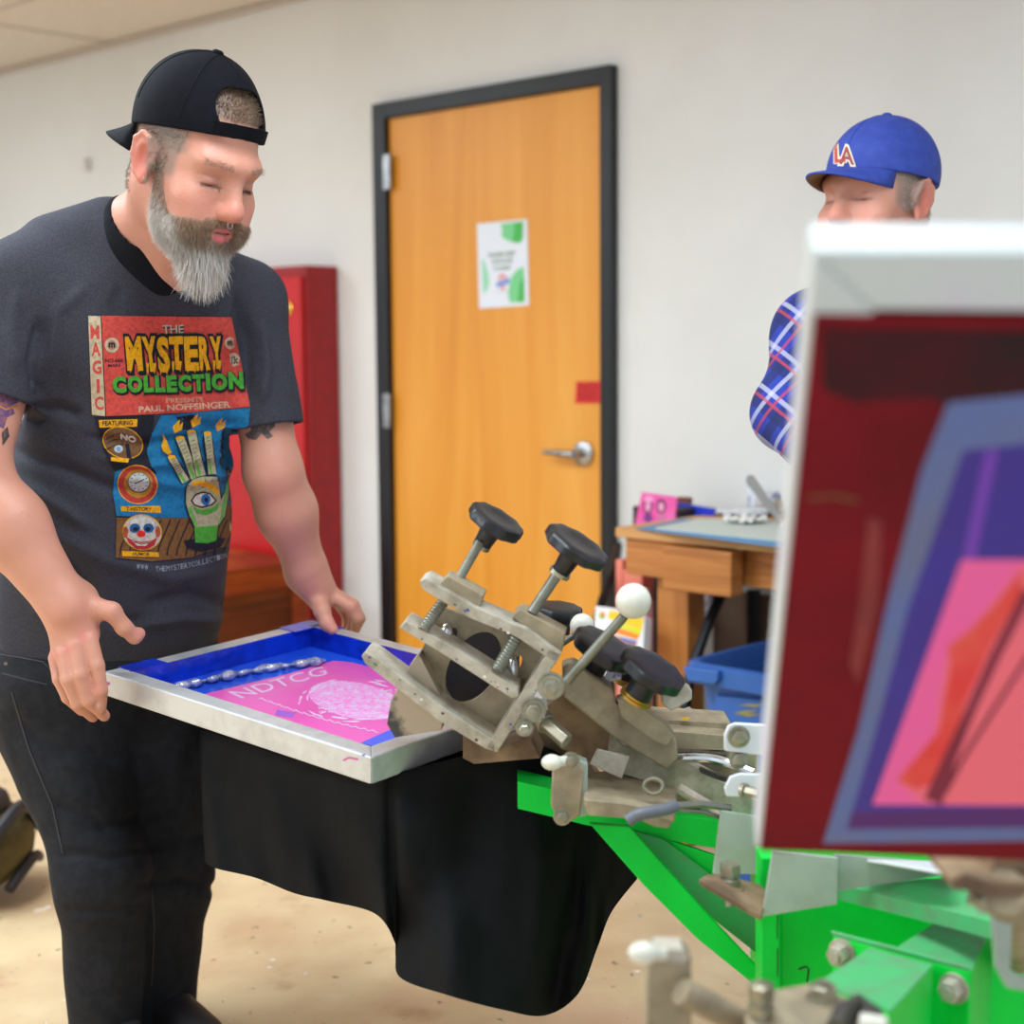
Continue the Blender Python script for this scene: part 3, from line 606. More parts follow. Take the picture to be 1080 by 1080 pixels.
# ================================================================ the press
m_green=M('green_enamel',(0,214,66),.45,col2=(0,198,62),scale=5,spec=.25); m_greend=M('dusty_green',(70,176,104),.7,col2=(96,150,104),scale=24,bump=.2)
m_cast=M('dusty_cast_metal',(168,152,124),.66,.1,col2=(128,114,92),scale=26,lo=.35,hi=.7,bump=.25,bscale=90)
m_cast2=M('bright_cast_metal',(192,184,168),.5,.2,col2=(150,140,122),scale=30,bump=.15)
m_rust=M('rusty_brown_steel',(150,124,94),.75,.1,col2=(110,86,66),scale=20,bump=.3)
m_bolt=M('zinc_bolt',(176,170,150),.35,.8,col2=(140,132,112),scale=30); m_rod=M('worn_rod',(140,140,128),.4,.6,col2=(118,116,104),scale=30)
m_kn2=M('black_knob_plastic',(20,20,24),.38,col2=(34,34,38),scale=20); m_ball=M('ivory_ball',(226,222,206),.35,col2=(206,204,190),scale=14); m_brass=M('brass_ring',(190,150,70),.35,.9)
m_pg=M('pale_grey_paint',(168,180,166),.5,col2=(140,150,132),scale=10,lo=.5,hi=.8); m_white=M('white_powdercoat',(222,224,226),.4); m_chrome=M('chrome',(214,214,214),.15,1); m_rub=M('grey_rubber',(104,106,114),.45)
m_spring=M('dark_steel',(90,88,84),.4,.7)
HF=np.array([0,1.,0])
def HP(Z): 
    p=P(700,800,Z); return Plane(p,-HF)
pr=thing('screen_printing_press','green framed manual screen printing press with dusty cast metal clamps and black knobs','printing press',P(900,1060,2.0)*np.array([1,1,0])+UP*0)
def part(name,m,par=pr,bev=.002,label=None,**k): return lambda mb: mb.build(name,m,par,bevel=bev,label=label,**k)
# platen
MB().pp([(548,765),(600,778),(640,830),(600,838),(556,804)],HP(2.24),.05).build('gap_backing',m_rust,pr,bevel=.002)  # brown block added behind the gap below the clamp so it reads dark
MB().box(sl(.09,.01,-.080),(.36,.26,.018),(sx,sy,sz)).build('platen',M('platen_board',(120,100,80),.7),pr,smooth=False,bevel=.003)
# green pallet arm, brace, column
ga=HP(2.10)
MB().pp([(546,824),(585,833),(585,856),(618,856),(700,858),(760,866),(900,884),(900,935),(757,895),(690,884),(617,870),(546,853)],HP(2.13),.06).build('pallet_arm',m_green,pr,smooth=False,bevel=.003)
mb=MB(); mb.pp([(622,869),(664,872),(742,960),(808,1030),(808,1042),(798,1041),(735,990),(680,935)],HP(2.08),.012)
mb.pp([(664,872),(760,905),(806,955),(806,1012),(742,962)],HP(2.13),.012); mb.build('diagonal_brace',m_green,pr,smooth=False,bevel=.002)
MB().pp([(668,877),(700,886),(806,966),(806,1012),(742,960)],HP(2.118),.006).build('brace_web',m_greend,pr,smooth=False)
mb=MB(); mb.pp([(803,905),(822,905),(824,1120),(803,1120)],HP(1.93),.05); mb.build('column_edge',m_green,pr,smooth=False,bevel=.002)
mb=MB(); mb.pp([(822,920),(960,930),(1100,950),(1100,1200),(822,1200)],HP(1.98),.25); mb.build('hub_column',m_green,pr,smooth=False,bevel=.004)
MB().prism([P(880,932,1.98),P(1010,925,1.9),P(1100,955,1.75),P(1100,985,1.7),P(1046,972,1.72),P(1006,962,1.8)],UP*-.02).build('hub_top',m_greend,pr,smooth=False) 
D=Decal(HP(1.98),lift=.001); D.line([(842,1022),(850,1019),(853,1022),(851,1036)],1.8,m_dk); D.build('marker_seven',pr)
D=Decal(HP(1.93),lift=.001); D.line([(820,965),(819.5,990)],1.2,m_dk).line([(820,1000),(820,1030)],1.2,m_dk); D.build('column_seam',pr)
# tube arm coming towards the camera
ta=[P(945,1001,1.80),P(1007,961,1.98),P(1048,972,1.94),P(1025,1026,1.75)]
MB().prism(ta,UP*-.16).build('arm_tube',m_green,pr,smooth=False,bevel=.002)
MB().prism([p+UP*.0008 for p in ta],UP*.001).build('arm_tube_dust',m_greend,pr,smooth=False)
pa,pb=P(878,987,1.82),P(1023,1025,1.70); du=n_(pb-pa); dn=n_(np.cross(du,UP)); 
MB().prism([pa,pb,pb-UP*.16,pa-UP*.16],-dn*.010 if dn@CF<0 else dn*.010).build('flange_plate',m_green,pr,smooth=False,bevel=.002)
MB().prism([pa+UP*.001,pb+UP*.001,pb+UP*.001+HF*.008,pa+UP*.001+HF*.008],UP*.003).build('plate_edge',m_greend,pr,smooth=False)
fn=-dn if dn@CF>0 else dn; FPp=Plane(pa,fn)
for x,y in ((889,1005),(1007,1042)): MB().hexbolt(FPp.at(x,y),fn,.013,.014).build('bolt',m_cast2,pr)
tf=[P(917,1001,1.765),P(984,1019,1.70),P(939,1068,1.52),P(862,1038,1.60)]
MB().prism(tf,UP*-.12).build('arm_stub',m_green,pr,smooth=False,bevel=.002)
MB().prism([p+UP*.0006 for p in tf],UP*.001).build('arm_stub_dust',m_greend,pr,smooth=False)
D=Decal(Plane(tf[0]+UP*.0016,UP),lift=.0004); D.line([(918,1026),(926,1022),(938,1014)],1.5,flat((120,60,60))).line([(928,1012),(932,1018),(934,1028)],1.5,flat((120,60,60))); D.build('marker_scratch',pr)
# registration bracket bottom
mb=MB(); mb.pp([(684,1012),(690,1001),(722,1002),(729,1010),(730,1120),(682,1120)],HP(1.42),.03); mb.build('registration_post',m_cast,pr)
MB().pp([(686,1010),(692,1001),(720,1002),(727,1010),(722,1016),(692,1014)],HP(1.417),.03).build('worn_cap',m_cast2,pr)
mb=MB(); mb.sph(P(679,1005,1.42),.0115,16,0,(1.3,1,.9)).cyl(P(684,1006,1.42),P(700,1006,1.43),.006); mb.build('ivory_knob',m_ball,pr)
MB().cyl(P(718,1045,1.43),P(795,1085,1.46),.013).build('cross_rod',m_cast,pr)
mb=MB(); mb.prism([P(786,1070,1.42),P(812,1044,1.48),P(858,1036,1.5),P(915,1060,1.45),P(930,1095,1.38),P(790,1120,1.36)],UP*-.03); mb.build('registration_plate',m_cast,pr,bevel=.003)
mb=MB(); mb.hexbolt(P(868,1056,1.46),UP,.013,.013).build('bolt',m_bolt,pr)
mb=MB(); mb.cyl(P(803,1075,1.42),P(803,1048,1.42),.008); mb.lathe(P(803,1068,1.42),UP,[(0,.013),(.008,.013)],6).lathe(P(803,1052,1.42),UP,[(0,.0125),(.012,.0125),(.014,.009)],6); mb.build('set_bolt',m_bolt,pr)
mb=MB(); mb.tube([P(884,1088,1.36),P(892,1070,1.38),P(905,1062,1.4),P(918,1072,1.38),P(922,1090,1.35)],.012,12); mb.build('dark_clip',m_spring,pr)
MB().cyl(P(908,1078,1.35),P(935,1082,1.34),.008).build('small_pin',m_ball,pr)
# grey paint L brackets
mb=MB(); mb.pp([(760,855),(803,862),(812,905),(803,922),(752,922)],HP(2.0),.006); mb.build('rear_bracket',m_pg,pr,smooth=False,bevel=.001)
mb=MB(); mb.pp([(815,898),(884,905),(883,954),(804,967)],HP(1.88),.006); mb.build('front_bracket',m_pg,pr,smooth=False,bevel=.001)
mb=MB(); mb.prism([P(737,927,1.9),P(745,922,1.93),P(757,921,1.96),P(812,935,1.96),P(803,966,1.88)],UP*-.008); mb.build('bracket_foot',m_rust,pr,smooth=False,bevel=.002)
mb=MB(); mb.hexbolt(P(770,938,1.93),UP,.0135,.012); mb.cyl(P(770,934,1.93),P(770,915,1.93),.009).lathe(P(770,922,1.93),UP,[(0,.0135),(.014,.0135)],6).cyl(P(770,955,1.93),P(770,938,1.93),.007); mb.build('bolt',m_bolt,pr)
mb=MB(); mb.pp([(880,902),(1010,912),(1002,922),(960,928),(884,940)],HP(1.9),.006); mb.build('side_plate',m_pg,pr,smooth=False)
mb=MB(); mb.prism([P(905,905,1.95),P(1000,909,1.9),P(1002,921,1.8),P(930,908,1.86)],UP*-.004); mb.build('white_plate',m_white,pr,smooth=False,bevel=.001)
# second head's clamp at the right edge
mb=MB(); mb.pp([(1048,897),(1120,892),(1120,946),(1046,931)],HP(1.38),.08); mb.pp([(1003,926),(1020,921),(1050,930),(1120,932),(1120,952),(1050,946),(1004,938)],HP(1.36),.10); mb.build('raised_clamp',m_rust,pr,bevel=.003)
mb=MB(); 
for i in range(9): x=1000+i*6; mb.tube([P(x,914,1.5),P(x+4,918,1.48),P(x+3,925,1.5),P(x-2,920,1.52)],.0035,6)
mb.tube([P(995,925,1.5),P(1020,928,1.5),P(1055,926,1.5)],.006,8); mb.build('return_spring',m_spring,pr)
mb=MB(); mb.pp([(1045,950),(1120,956),(1120,1052),(1062,1042),(1050,1020)],HP(1.42),.005,[[(1068,962),(1066,1024),(1076,1030),(1100,1030),(1100,962)]]); mb.build('lower_bracket',m_pg,pr,smooth=False,bevel=.001)
mb=MB(); mb.tube([P(1022,946,1.42),P(1035,950,1.42),P(1048,945,1.42)],.007,8).hexbolt(P(1040,950,1.42),-HF,.009,.008); mb.build('clip_bolts',m_bolt,pr)
MB().cyl(P(1060,940,1.38),P(1075,1010,1.95),.02).build('raised_head_arm',m_cast,pr)
# ---------------- the lowered print head
WNC=n_(-CF*math.cos(.22)-(.52*CR+.85*CU)*math.sin(.22)); c0=P(500,700,2.07)
CPf=Plane(c0,WNC); CPb=Plane(c0-WNC*.055,WNC)
head=MB(); 
web=[(474,646),(512,650),(586,676),(590,690),(520,790),(432,720)]
hb=MB().pp([(478,652),(546,674),(545,735),(500,758),(458,735),(455,695)],CPb.off(-.055),.03).build('dark_backing',m_dk,pr,smooth=False)  # dark block added behind the web so its round window looks dark inside
head.pp([(466,640),(584,684),(590,692),(522,792),(428,722)],CPb,.008,[ell(499,704,25,41,28,.52)[::-1],ell(476,671,5,10,12,.5)[::-1],ell(543,703,5,13,12,.5)[::-1]])
clampbody=head.build('print_head',m_cast,pr,smooth=False,bevel=.002,label='cast metal clamp head with round window')
def hp(name,mb,m,label=None,**k): k.setdefault('bevel',.0015); return mb.build(name,m,clampbody,label=label,**k)
hp('top_flange',MB().pp([(442,613),(449,610),(500,640),(556,664),(592,690),(586,700),(545,672),(495,652),(446,622)],CPf,.05),m_cast2,smooth=False)
hp('pressure_plate',MB().pp([(421,662),(428,655),(470,678),(546,726),(547,735),(540,737),(470,692)],CPf,.05),m_cast2,smooth=False)
hp('bottom_flange',MB().pp([(381,692),(385,688),(392,691),(470,748),(522,782),(523,793),(512,790),(462,760),(385,700)],CPf,.055),m_cast2,smooth=False)
hp('end_plate',MB().pp([(580,684),(592,690),(524,794),(513,789)],CPf,.06),m_cast2,smooth=False)
hp('threaded_block',MB().pp([(462,617),(472,607),(510,628),(506,640),(484,632)],CPf.off(-.012),.035),m_cast,smooth=False)
hp('threaded_block',MB().pp([(540,650),(548,642),(596,668),(592,690),(560,668)],CPf.off(-.012),.035),m_cast,smooth=False)
# sloping ink-stained corner piece under the head
mb=MB(); mb.pp([(430,705),(442,690),(470,745),(466,770),(416,778),(408,764),(412,740)],CPf.off(-.03),.05); hp('stained_jaw',mb,M('ink_stained_metal',(176,160,140),.5,.2,col2=(70,70,70),scale=16,lo=.5,hi=.62))
mb=MB(); mb.pp([(488,770),(520,790),(560,780),(570,800),(500,806),(488,800)],CPb.off(-.005),.06); hp('lower_block',mb,m_rust,smooth=False)
D=Decal(CPf,lift=.0006)
for (x0,y0),(x1,y1) in (((444,618),(588,694)),((424,660),(542,733)),((386,692),(516,790)),((588,692),(522,790))):
    for k in range(9):
        t=rng.uniform(.02,.98); w_=rng.uniform(.5,1.5); D.poly(ell(x0+(x1-x0)*t+rng.normal(0,.8),y0+(y1-y0)*t+rng.normal(0,1.2),w_*1.4,w_,8,.5),flat([(190,70,110),(230,226,220),(60,80,150),(90,60,60),(70,130,90),(60,56,52)][rng.integers(6)]))
for k in range(40): D.t=CPb; D.poly(ell(rng.uniform(445,570),rng.uniform(668,770),rng.uniform(.6,1.8),rng.uniform(.5,1.2),8),flat([(190,70,110),(150,140,120),(60,80,150),(90,80,66),(70,130,90)][rng.integers(5)])) if 0 else None
tag(D.build('ink_flecks',clampbody),kind='stuff')
AX=n_(.52*CR+.85*CU)
def knob(cx,cy,Z,r,stem,axis,name='clamp_knob',ring=False):
    o=P(cx,cy,Z); a=n_(axis); prof=[(-.008,r*.84),(-.0075,r*.95),(-.005,r),(.005,r),(.008,r*.95),(.009,r*.86),(.009,r*.6),(.007,r*.4)]
    mb=MB(); mb.lathe(o,a,prof,80,0,9,.035); mb.lathe(o-a*stem,a,[(0,.0125),(stem*.5,.0145),(stem-.008,.020)],20)
    k=hp(name,mb,m_kn2,bevel=0)
    if ring: 
        hp('brass_ring',MB().lathe(o-a*(stem+.006),a,[(0,.017),(.007,.017)],24),m_brass,bevel=0)
    return o-a*stem
kax=n_(.50*CR+.80*CU-.28*CF)
def screw(p,q,r,name='screw',thread=True):
    mb=MB(); p=np.array(p);q=np.array(q); mb.cyl(p,q,r,n=14)
    if thread:
        a=n_(q-p); L=np.linalg.norm(q-p); n=int(L/.0045)
        for i in range(n): mb.lathe(p+a*(i+.5)*L/n,a,[(-.0012,r),(0,r*1.18),(.0012,r)],14)
    hp(name,mb,m_rod,bevel=0)
e=knob(523,551,2.10,.040,.036,kax); hp('collar',MB().lathe(e-kax*.006,kax,[(0,.013),(.006,.013)],20),m_bolt,bevel=0)
screw(P(506,572,2.10),P(484,611,2.09),.0065,thread=False); screw(P(474,626,2.085),P(446,664,2.07),.0075)
e=knob(608,577,2.06,.046,.040,kax); hp('collar',MB().lathe(e-kax*.006,kax,[(0,.015),(.006,.015)],20),m_bolt,bevel=0)
screw(P(590,602,2.07),P(561,646,2.07),.0075,thread=False); screw(P(547,668,2.07),P(525,706,2.07),.0085)
hp('wing_nut',MB().sph(P(471,671,2.115),.012,12,0,(.8,.6,1.5)),m_chrome,bevel=0); hp('wing_nut',MB().sph(P(541,707,2.115),.012,12,0,(.7,.6,1.8)),m_chrome,bevel=0)
# arm
arm=MB(); aP=HP(2.12)
arm.pp([(594,704),(606,700),(646,726),(650,742),(713,781),(716,800),(704,813),(648,778),(594,735)],aP,.05)
lever=arm.build('head_arm',m_cast,pr,bevel=.003,label='long dusty cast arm of the print head')
def ap(name,mb,m,**k): k.setdefault('bevel',.0015); return mb.build(name,m,lever,**k)
ap('lower_beam',MB().pp([(656,786),(716,800),(726,806),(800,845),(800,893),(790,889),(706,832),(655,816),(640,806),(644,770)],HP(2.16),.045),m_cast2)
ap('upper_bar',MB().pp([(652,740),(664,736),(706,768),(712,775),(704,787),(690,782),(655,756)],HP(2.10),.04),m_cast)
ap('rib',MB().tube([P(716,830,2.09),P(750,850,2.08),P(795,890,2.05)],.006,8),m_cast2)
ap('recess_block',MB().pp([(577,745),(600,722),(650,765),(652,790),(628,806),(592,790)],HP(2.17),.05),m_rust)
ap('l_bracket',MB().pp([(630,790),(664,798),(656,822),(622,806)],HP(2.11),.006),m_cast2)
for x,y,r in ((581,724,.019),(563,749,.017),(553,768,.012)):
    mb=MB(); a_=-HF; o=P(x,y,2.06); mb.lathe(o+HF*.006,a_,[(0,r),(.004,r)],24); mb.hexbolt(o,a_,r*.62,.010); ap('pivot_bolt',mb,m_bolt,bevel=0)
mb=MB(); mb.cyl(P(575,762,2.08),P(598,782,2.06),.0115,n=6).cyl(P(570,757,2.09),P(577,764,2.08),.015,n=20); ap('set_bolt',mb,m_bolt,bevel=.001)
for (a,b_,r,c_,R_2) in (((598,718,2.06),(658,650,2.02),.0068,(668,634,2.01),.0235),((575,690,2.2),(606,670,2.18),.005,(614,660,2.18),.0175)):
    mb=MB(); mb.cyl(P(*a),P(*b_),r); lv=ap('lever_rod',mb,m_rod,bevel=0); ap('lever_ball',MB().sph(P(*c_),R_2,28),m_ball,bevel=0)
def aknob(cx,cy,Z,r,stem,axis,ring=True):
    o=P(cx,cy,Z); a=n_(axis); mb=MB(); mb.lathe(o,a,[(-.009,r*.84),(-.0085,r*.95),(-.006,r),(.006,r),(.009,r*.95),(.010,r*.86),(.010,r*.5)],80,0,9,.035); mb.lathe(o-a*stem,a,[(0,.019),(stem*.5,.018),(stem-.008,.022)],20); ap('arm_knob',mb,m_kn2,bevel=0)
    if ring: ap('brass_ring',MB().lathe(o-a*(stem+.007),a,[(0,.0235),(.004,.0235),(.0045,.021),(.008,.021)],24),m_brass,bevel=0)
kx2=n_(.45*CR+.80*CU-.30*CF)
aknob(688,708,2.06,.046,.040,kx2); aknob(637,685,2.13,.046,.040,kx2); aknob(590,646,2.25,.033,.03,n_(.1*CR+.9*CU-.2*CF),False); aknob(670,694,2.24,.046,.035,n_(.3*CR+.9*CU-.1*CF),True)
ap('knob_boss',MB().pp([(700,722),(716,718),(730,728),(730,738),(708,750),(698,742)],HP(2.14),.03),m_cast2)
o=MB().pp([(641,704),(656,705),(655,716),(646,718),(636,723)],HP(2.16),.004).build('paper_scrap',M('scrap_white',(236,234,238),.6,col2=(170,150,200),scale=60,lo=.55,hi=.6),smooth=False,base=P(645,714,2.16)); tag(o,'torn white paper scrap caught between the black arm knobs','paper')
# lower castings and plates
mb=MB(); mb.pp([(583,803),(606,800),(616,812),(612,860),(604,866),(590,866),(581,850)],HP(2.06),.012); mb.build('side_cheek',m_cast,pr,bevel=.002)
mb=MB(); mb.pp([(606,800),(620,806),(619,860),(612,862)],HP(2.07),.03); mb.build('cheek_edge',m_pg,pr,bevel=.001)
for q in (P(593,861,2.05),P(602,802,2.05)): MB().hexbolt(q,-HF,.009,.008).build('bolt',m_bolt,pr)
mb=MB(); mb.sph(P(582,804,2.04),.012,16,0,(1.2,1,.9)).cyl(P(587,804,2.04),P(598,802,2.05),.007); mb.build('ivory_knob',m_ball,pr)
mb=MB(); mb.prism([P(616,843,2.02),P(660,846,2.02),P(712,858,2.0),P(714,830,2.14),P(640,812,2.2),P(618,816,2.2)],UP*-.012); mb.pp([(616,843),(660,847),(712,858),(706,874),(690,872),(672,864),(620,860)],HP(2.0),.02); mb.build('base_casting',m_cast,pr,bevel=.002)
mb=MB(); mb.tube(spline([P(662,866,1.97),P(674,859,1.97),P(700,854,1.98),P(712,850,1.99)],6),[.0085]*19,12); mb.build('lever_grip',m_rub,pr,label='grey rubber grip')
mb=MB(); mb.tube([P(712,850,1.99),P(740,848,2.0),P(770,852,2.02)],.005,8); mb.tube([P(712,854,1.99),P(740,856,2.0),P(760,862,2.02)],.003,8); mb.build('lever_rod',m_rod,pr)
mb=MB(); mb.pp([(690,758),(772,763),(772,790),(705,774)],HP(2.26),.08); mb.pp([(700,770),(770,776),(770,792),(710,790)],HP(2.22),.06); mb.build('side_rail',m_cast,pr,bevel=.003)
mb=MB(); mb.prism([P(697,757,2.28),P(727,745,2.4),P(730,748,2.4),P(700,768,2.26)],UP*-.02); mb.build('rail_tip',m_cast2,pr)
MB().pp([(719,757),(727,757),(726,760),(719,760)],HP(2.255),.002).build('yellow_mark',flat((240,190,40)),pr,smooth=False)
mb=MB(); mb.tube(spline([P(712,800,2.14),P(745,800,2.12),P(768,805,2.1),P(795,815,2.08)],6),.0065,10); mb.build('bent_handle',m_chrome,pr)
def chain(pts,name='drive_chain'):
    mb=MB(); q=spline([P(*p) for p in pts],8)
    for i in range(0,len(q)-1): 
        a=q[i];b=q[i+1]; mb.cyl(a-HF*.006,a+HF*.006,.0035,n=8); mb.box((a+b)/2,(np.linalg.norm(b-a)*1.3,.002,.006),frame_axes(b-a))
    mb.build(name,m_spring,pr,smooth=False)
def frame_axes(a):
    a=n_(a); u=n_(np.cross(a,UP)); return (a,u,np.cross(u,a))
chain([(706,793,2.16),(735,794,2.15),(765,797,2.14)]); chain([(740,812,2.14),(760,820,2.12),(785,826,2.1)])
mb=MB(); mb.pp([(764,775),(768,766),(776,763),(832,766),(832,800),(764,792)],HP(2.02),.008); mb.build('hinge_plate',m_white,pr,bevel=.0015)
mb=MB(); mb.pp([(764,832),(770,820),(782,816),(832,818),(832,842),(766,840)],HP(2.0),.008); mb.build('hinge_plate',m_white,pr,bevel=.0015)
for q,a_,r_,h_ in ((P(779,777,2.01),-HF,.011,.010),(P(779,800,2.03),-HF,.010,.008),(P(783,833,1.99),n_(-HF+CR),.007,.022)): MB().hexbolt(q,a_,r_,h_).build('hinge_bolt',m_bolt,pr)
for x,y,Z in ((689,829,2.04),(779,880,2.02)):
    mb=MB(); mb.tube([P(x+10*math.cos(a),y+8*math.sin(a),Z) for a in np.linspace(0,2*math.pi,21)[:-1]],.0028,8,closed=True); mb.build('split_ring',m_bolt,pr)
mb=MB()
for i in range(8): mb.tube([P(772+i*4+3*math.cos(a),866+i*3+7*math.sin(a),2.03) for a in np.linspace(0,2*math.pi,13)[:-1]],.002,6,closed=True)
mb.build('return_spring',m_spring,pr)
mb=MB(); mb.pp([(772,870),(800,878),(806,896),(798,900),(775,888)],HP(2.06),.03); mb.build('pivot_block',m_cast2,pr)
mb=MB(); mb.pp([(680,790),(800,795),(800,900),(760,900),(690,835)],HP(2.24),.05); mb.build('rear_carriage',m_cast,pr,bevel=.003)
mb=MB(); mb.cyl(P(980,1120,2.1)*np.array([1,1,0]),P(980,950,2.1),.09); mb.build('pedestal',m_green,pr)
# ================================================================ people
def pack(V,ax,c): return c+V[...,0:1]*ax[0]+V[...,1:2]*ax[1]+V[...,2:3]*ax[2]
class HeadF:
    def __init__(s,c,yaw,pitch,roll=0,k=1.0):
        """yaw: 0 faces the camera, + turns to the picture's right; pitch + looks down"""
        f=np.array([math.sin(yaw)*math.cos(pitch),-math.cos(yaw)*math.cos(pitch),-math.sin(pitch)]); l=np.array([math.cos(yaw),math.sin(yaw),0]); u=np.cross(l,f)*1.0
        if u[2]<0: u=-u
        l2=l*math.cos(roll)+u*math.sin(roll); u2=u*math.cos(roll)-l*math.sin(roll); s.c=np.array(c,float); s.l=l2; s.f=f; s.u=u2; s.k=k; s.ax=np.stack([l2,f,u2])
    def w(s,x,y,z): return s.c+(s.l*x+s.f*y+s.u*z)*s.k
    def loc(s,V): return (V-s.c)@s.ax.T/s.k
def head_sdf(G,H,lids=True):
    k=H.k; E_=lambda c,r,kk=.02,op='+':G.ell(H.w(*c),np.array(r)*k,H.ax,kk,op); C_=lambda a,b,ra,rb,kk=.01,op='+':G.cap(H.w(*a),H.w(*b),ra*k,rb*k,kk,op)
    E_((0,-.008,.045),(.077,.093,getattr(H,'sk',.099)),0); E_((0,.026,-.012),(.066,.07,.085),.03); E_((0,.034,-.066),(.054,.054,.046),.03); E_((0,.075,-.098),(.026,.020,.020),.03)
    E_((0,-.03,-.03),(.062,.06,.06),.03)
    for s in (-1,1):
        C_((s*.012,.091,.030),(s*.046,.074,.030),.011,.009,.022); E_((s*.046,.062,-.026),(.024,.022,.020),.022); E_((s*.040,.070,-.058),(.022,.02,.026),.025)
        E_((s*.033,.099,.006),(.017,.013,.012),.014,'-')
        E_((s*.0325,.0725,.004),(.0165,.0145,.0145),.003)
        C_((s*.020,.0885,-.001),(s*.046,.080,-.003),.0022,.0018,.002,'-'); C_((s*.020,.089,.011),(s*.047,.079,.011),.0014,.0012,.003,'-'); C_((s*.021,.0875,-.0065),(s*.045,.0795,-.009),.0032,.0026,.004)
        C_((s*.012,.100,-.0335),(s*.0135,.0965,-.030),.0085,.0075,.007); C_((s*.0075,.106,-.043),(s*.009,.100,-.040),.004,.0035,.003,'-')
        C_((s*.018,.092,-.030),(s*.034,.078,-.055),.0025,.002,.006,'-')
        E_((s*.080,-.006,.002),(.008,.019,.032),.008); E_((s*.086,-.010,.014),(.006,.018,.020),.006); E_((s*.082,.002,-.024),(.006,.009,.012),.005)
        E_((s*.090,-.001,.002),(.007,.010,.017),.005,'-')
        pts=[H.w(s*x,y,z) for x,y,z in ((.086,.008,.012),(.089,.002,.030),(.090,-.012,.034),(.091,-.024,.022),(.089,-.024,.0),(.086,-.012,-.022),(.084,.0,-.030))]; G.chain(pts,[.0038*k]*7,.003)
        C_((s*.082,.012,-.002),(s*.082,.011,.006),.004,.0035,.004)
    C_((0,.086,.018),(0,.106,-.020),.0095,.0115,.014); E_((0,.110,-.030),(.0135,.0135,.0115),.012); C_((0,.100,-.036),(0,.096,-.046),.006,.007,.008)
    E_((0,.076,-.056),(.032,.020,.026),.02)
    m=.004
    C_((-.021,.086,-.061),(-.006,.0965,-.0565),.0035,.0058,m);C_((.021,.086,-.061),(.006,.0965,-.0565),.0035,.0058,m);C_((-.006,.0965,-.0565),(.006,.0965,-.0565),.0058,.0058,m)
    C_((-.019,.085,-.0685),(0,.0955,-.0705),.004,.0072,m);C_((.019,.085,-.0685),(0,.0955,-.0705),.004,.0072,m)
    C_((-.021,.0905,-.0625),(0,.1035,-.0630),.0012,.0026,.002,'-');C_((.021,.0905,-.0625),(0,.1035,-.0630),.0012,.0026,.002,'-')
def smoothstep(a,b,x): t=np.clip((x-a)/(b-a),0,1); return t*t*(3-2*t)
def noise3(V,s,seed=0):
    r=np.random.default_rng(seed); o=np.zeros(len(V))
    for _ in range(7):
        d=r.normal(size=3); d/=np.linalg.norm(d); o+=np.sin(V@d*s*r.uniform(.6,1.6)+r.uniform(0,6.28))
    return o/7
def skin_colors(V,H,beard=True):
    L=H.loc(V); x,y,z=L[:,0],L[:,1],L[:,2]; base=np.array([.575,.262,.178]); c=np.tile(base,(len(V),1)); near=(np.abs(x)<.11)&(y>-.13)&(y<.15)&(z>-.16)&(z<.15)
    def blend(mask,col,a=1): 
        w=(mask*a)[:,None]; c[:]=c*(1-w)+np.array(col)*w
    nz=noise3(V,60,3); blend(np.clip(nz*.5+.35,0,1),(.66,.29,.20),.5); blend(np.clip(noise3(V,160,5)*1.2-.1,0,1),(.50,.22,.15),.35)
    g=lambda cx,cy,cz,r:np.exp(-(((x-cx)/r[0])**2+((y-cy)/r[1])**2+((z-cz)/r[2])**2))*near
    blend(g(0,.11,-.03,(.02,.03,.018)),(.66,.20,.15),.75)
    for s in (-1,1): blend(g(s*.045,.07,-.03,(.024,.04,.02)),(.64,.22,.16),.6); blend(g(s*.085,0,0,(.014,.04,.045)),(.62,.17,.12),1); blend(g(s*.033,.08,.001,(.02,.03,.008)),(.48,.20,.15),.6); blend(g(s*.033,.085,-.0015,(.016,.02,.0016)),(.10,.05,.04),.95)
    blend(np.exp(-((z-.055)/.03)**2)*near*(y>.03),(.66,.27,.19),.5)
    lip=g(0,.095,-.0575,(.019,.016,.0045))+g(0,.095,-.071,(.017,.016,.006)); blend(np.clip(lip*1.6,0,1),(.60,.14,.15),.95); blend(g(0,.095,-.0630,(.020,.014,.0016)),(.06,.02,.02),1)
    hair=smoothstep(.022,.034,z)*near*smoothstep(.06,.045,y+np.abs(z-.03)*.15)*(1-smoothstep(.085,.088,np.abs(x)))
    blend(np.clip(hair,0,1),(.27,.19,.14),.75)
    side=smoothstep(-.01,.003,-np.abs(y-.022)+.018)*smoothstep(-.02,.0,z)*(z<.05)*near*(np.abs(x)>.055); blend(side,(.25,.18,.14),.8)
    blend(smoothstep(.045,.02,y)*smoothstep(.03,.05,z)*near*(y>-.2),(.25,.18,.14),.6)
    blend(smoothstep(.083,.094,z)*smoothstep(.0,.02,y)*near,(.20,.13,.09),.85)
    return c
def beard_mask(L):
    x,y,z=L[:,0],L[:,1],L[:,2]; ax=np.abs(x)
    top=np.where(y>.075,-.040,np.where(y>.03,-.040-(0.075-y)*.15+.012*smoothstep(.05,.03,y),.0))
    jaw=(z<np.interp(y,[.0,.022,.032,.045,.060,.075,.09],[-.02,.012,-.030,-.052,-.056,-.0535,-.0495]))&(z>-.125)&(y>np.interp(z,[-.13,-.09,-.05,0],[.02,.01,.008,.010]))
    lips=(((x/.021)**2+((z+.064)/.0125)**2)<1)&(y>.07)
    mous=(y>.078)&(z<-.0435)&(z>-.056)&(ax<.034)
    return ((jaw|mous)&~lips&(ax<.085))
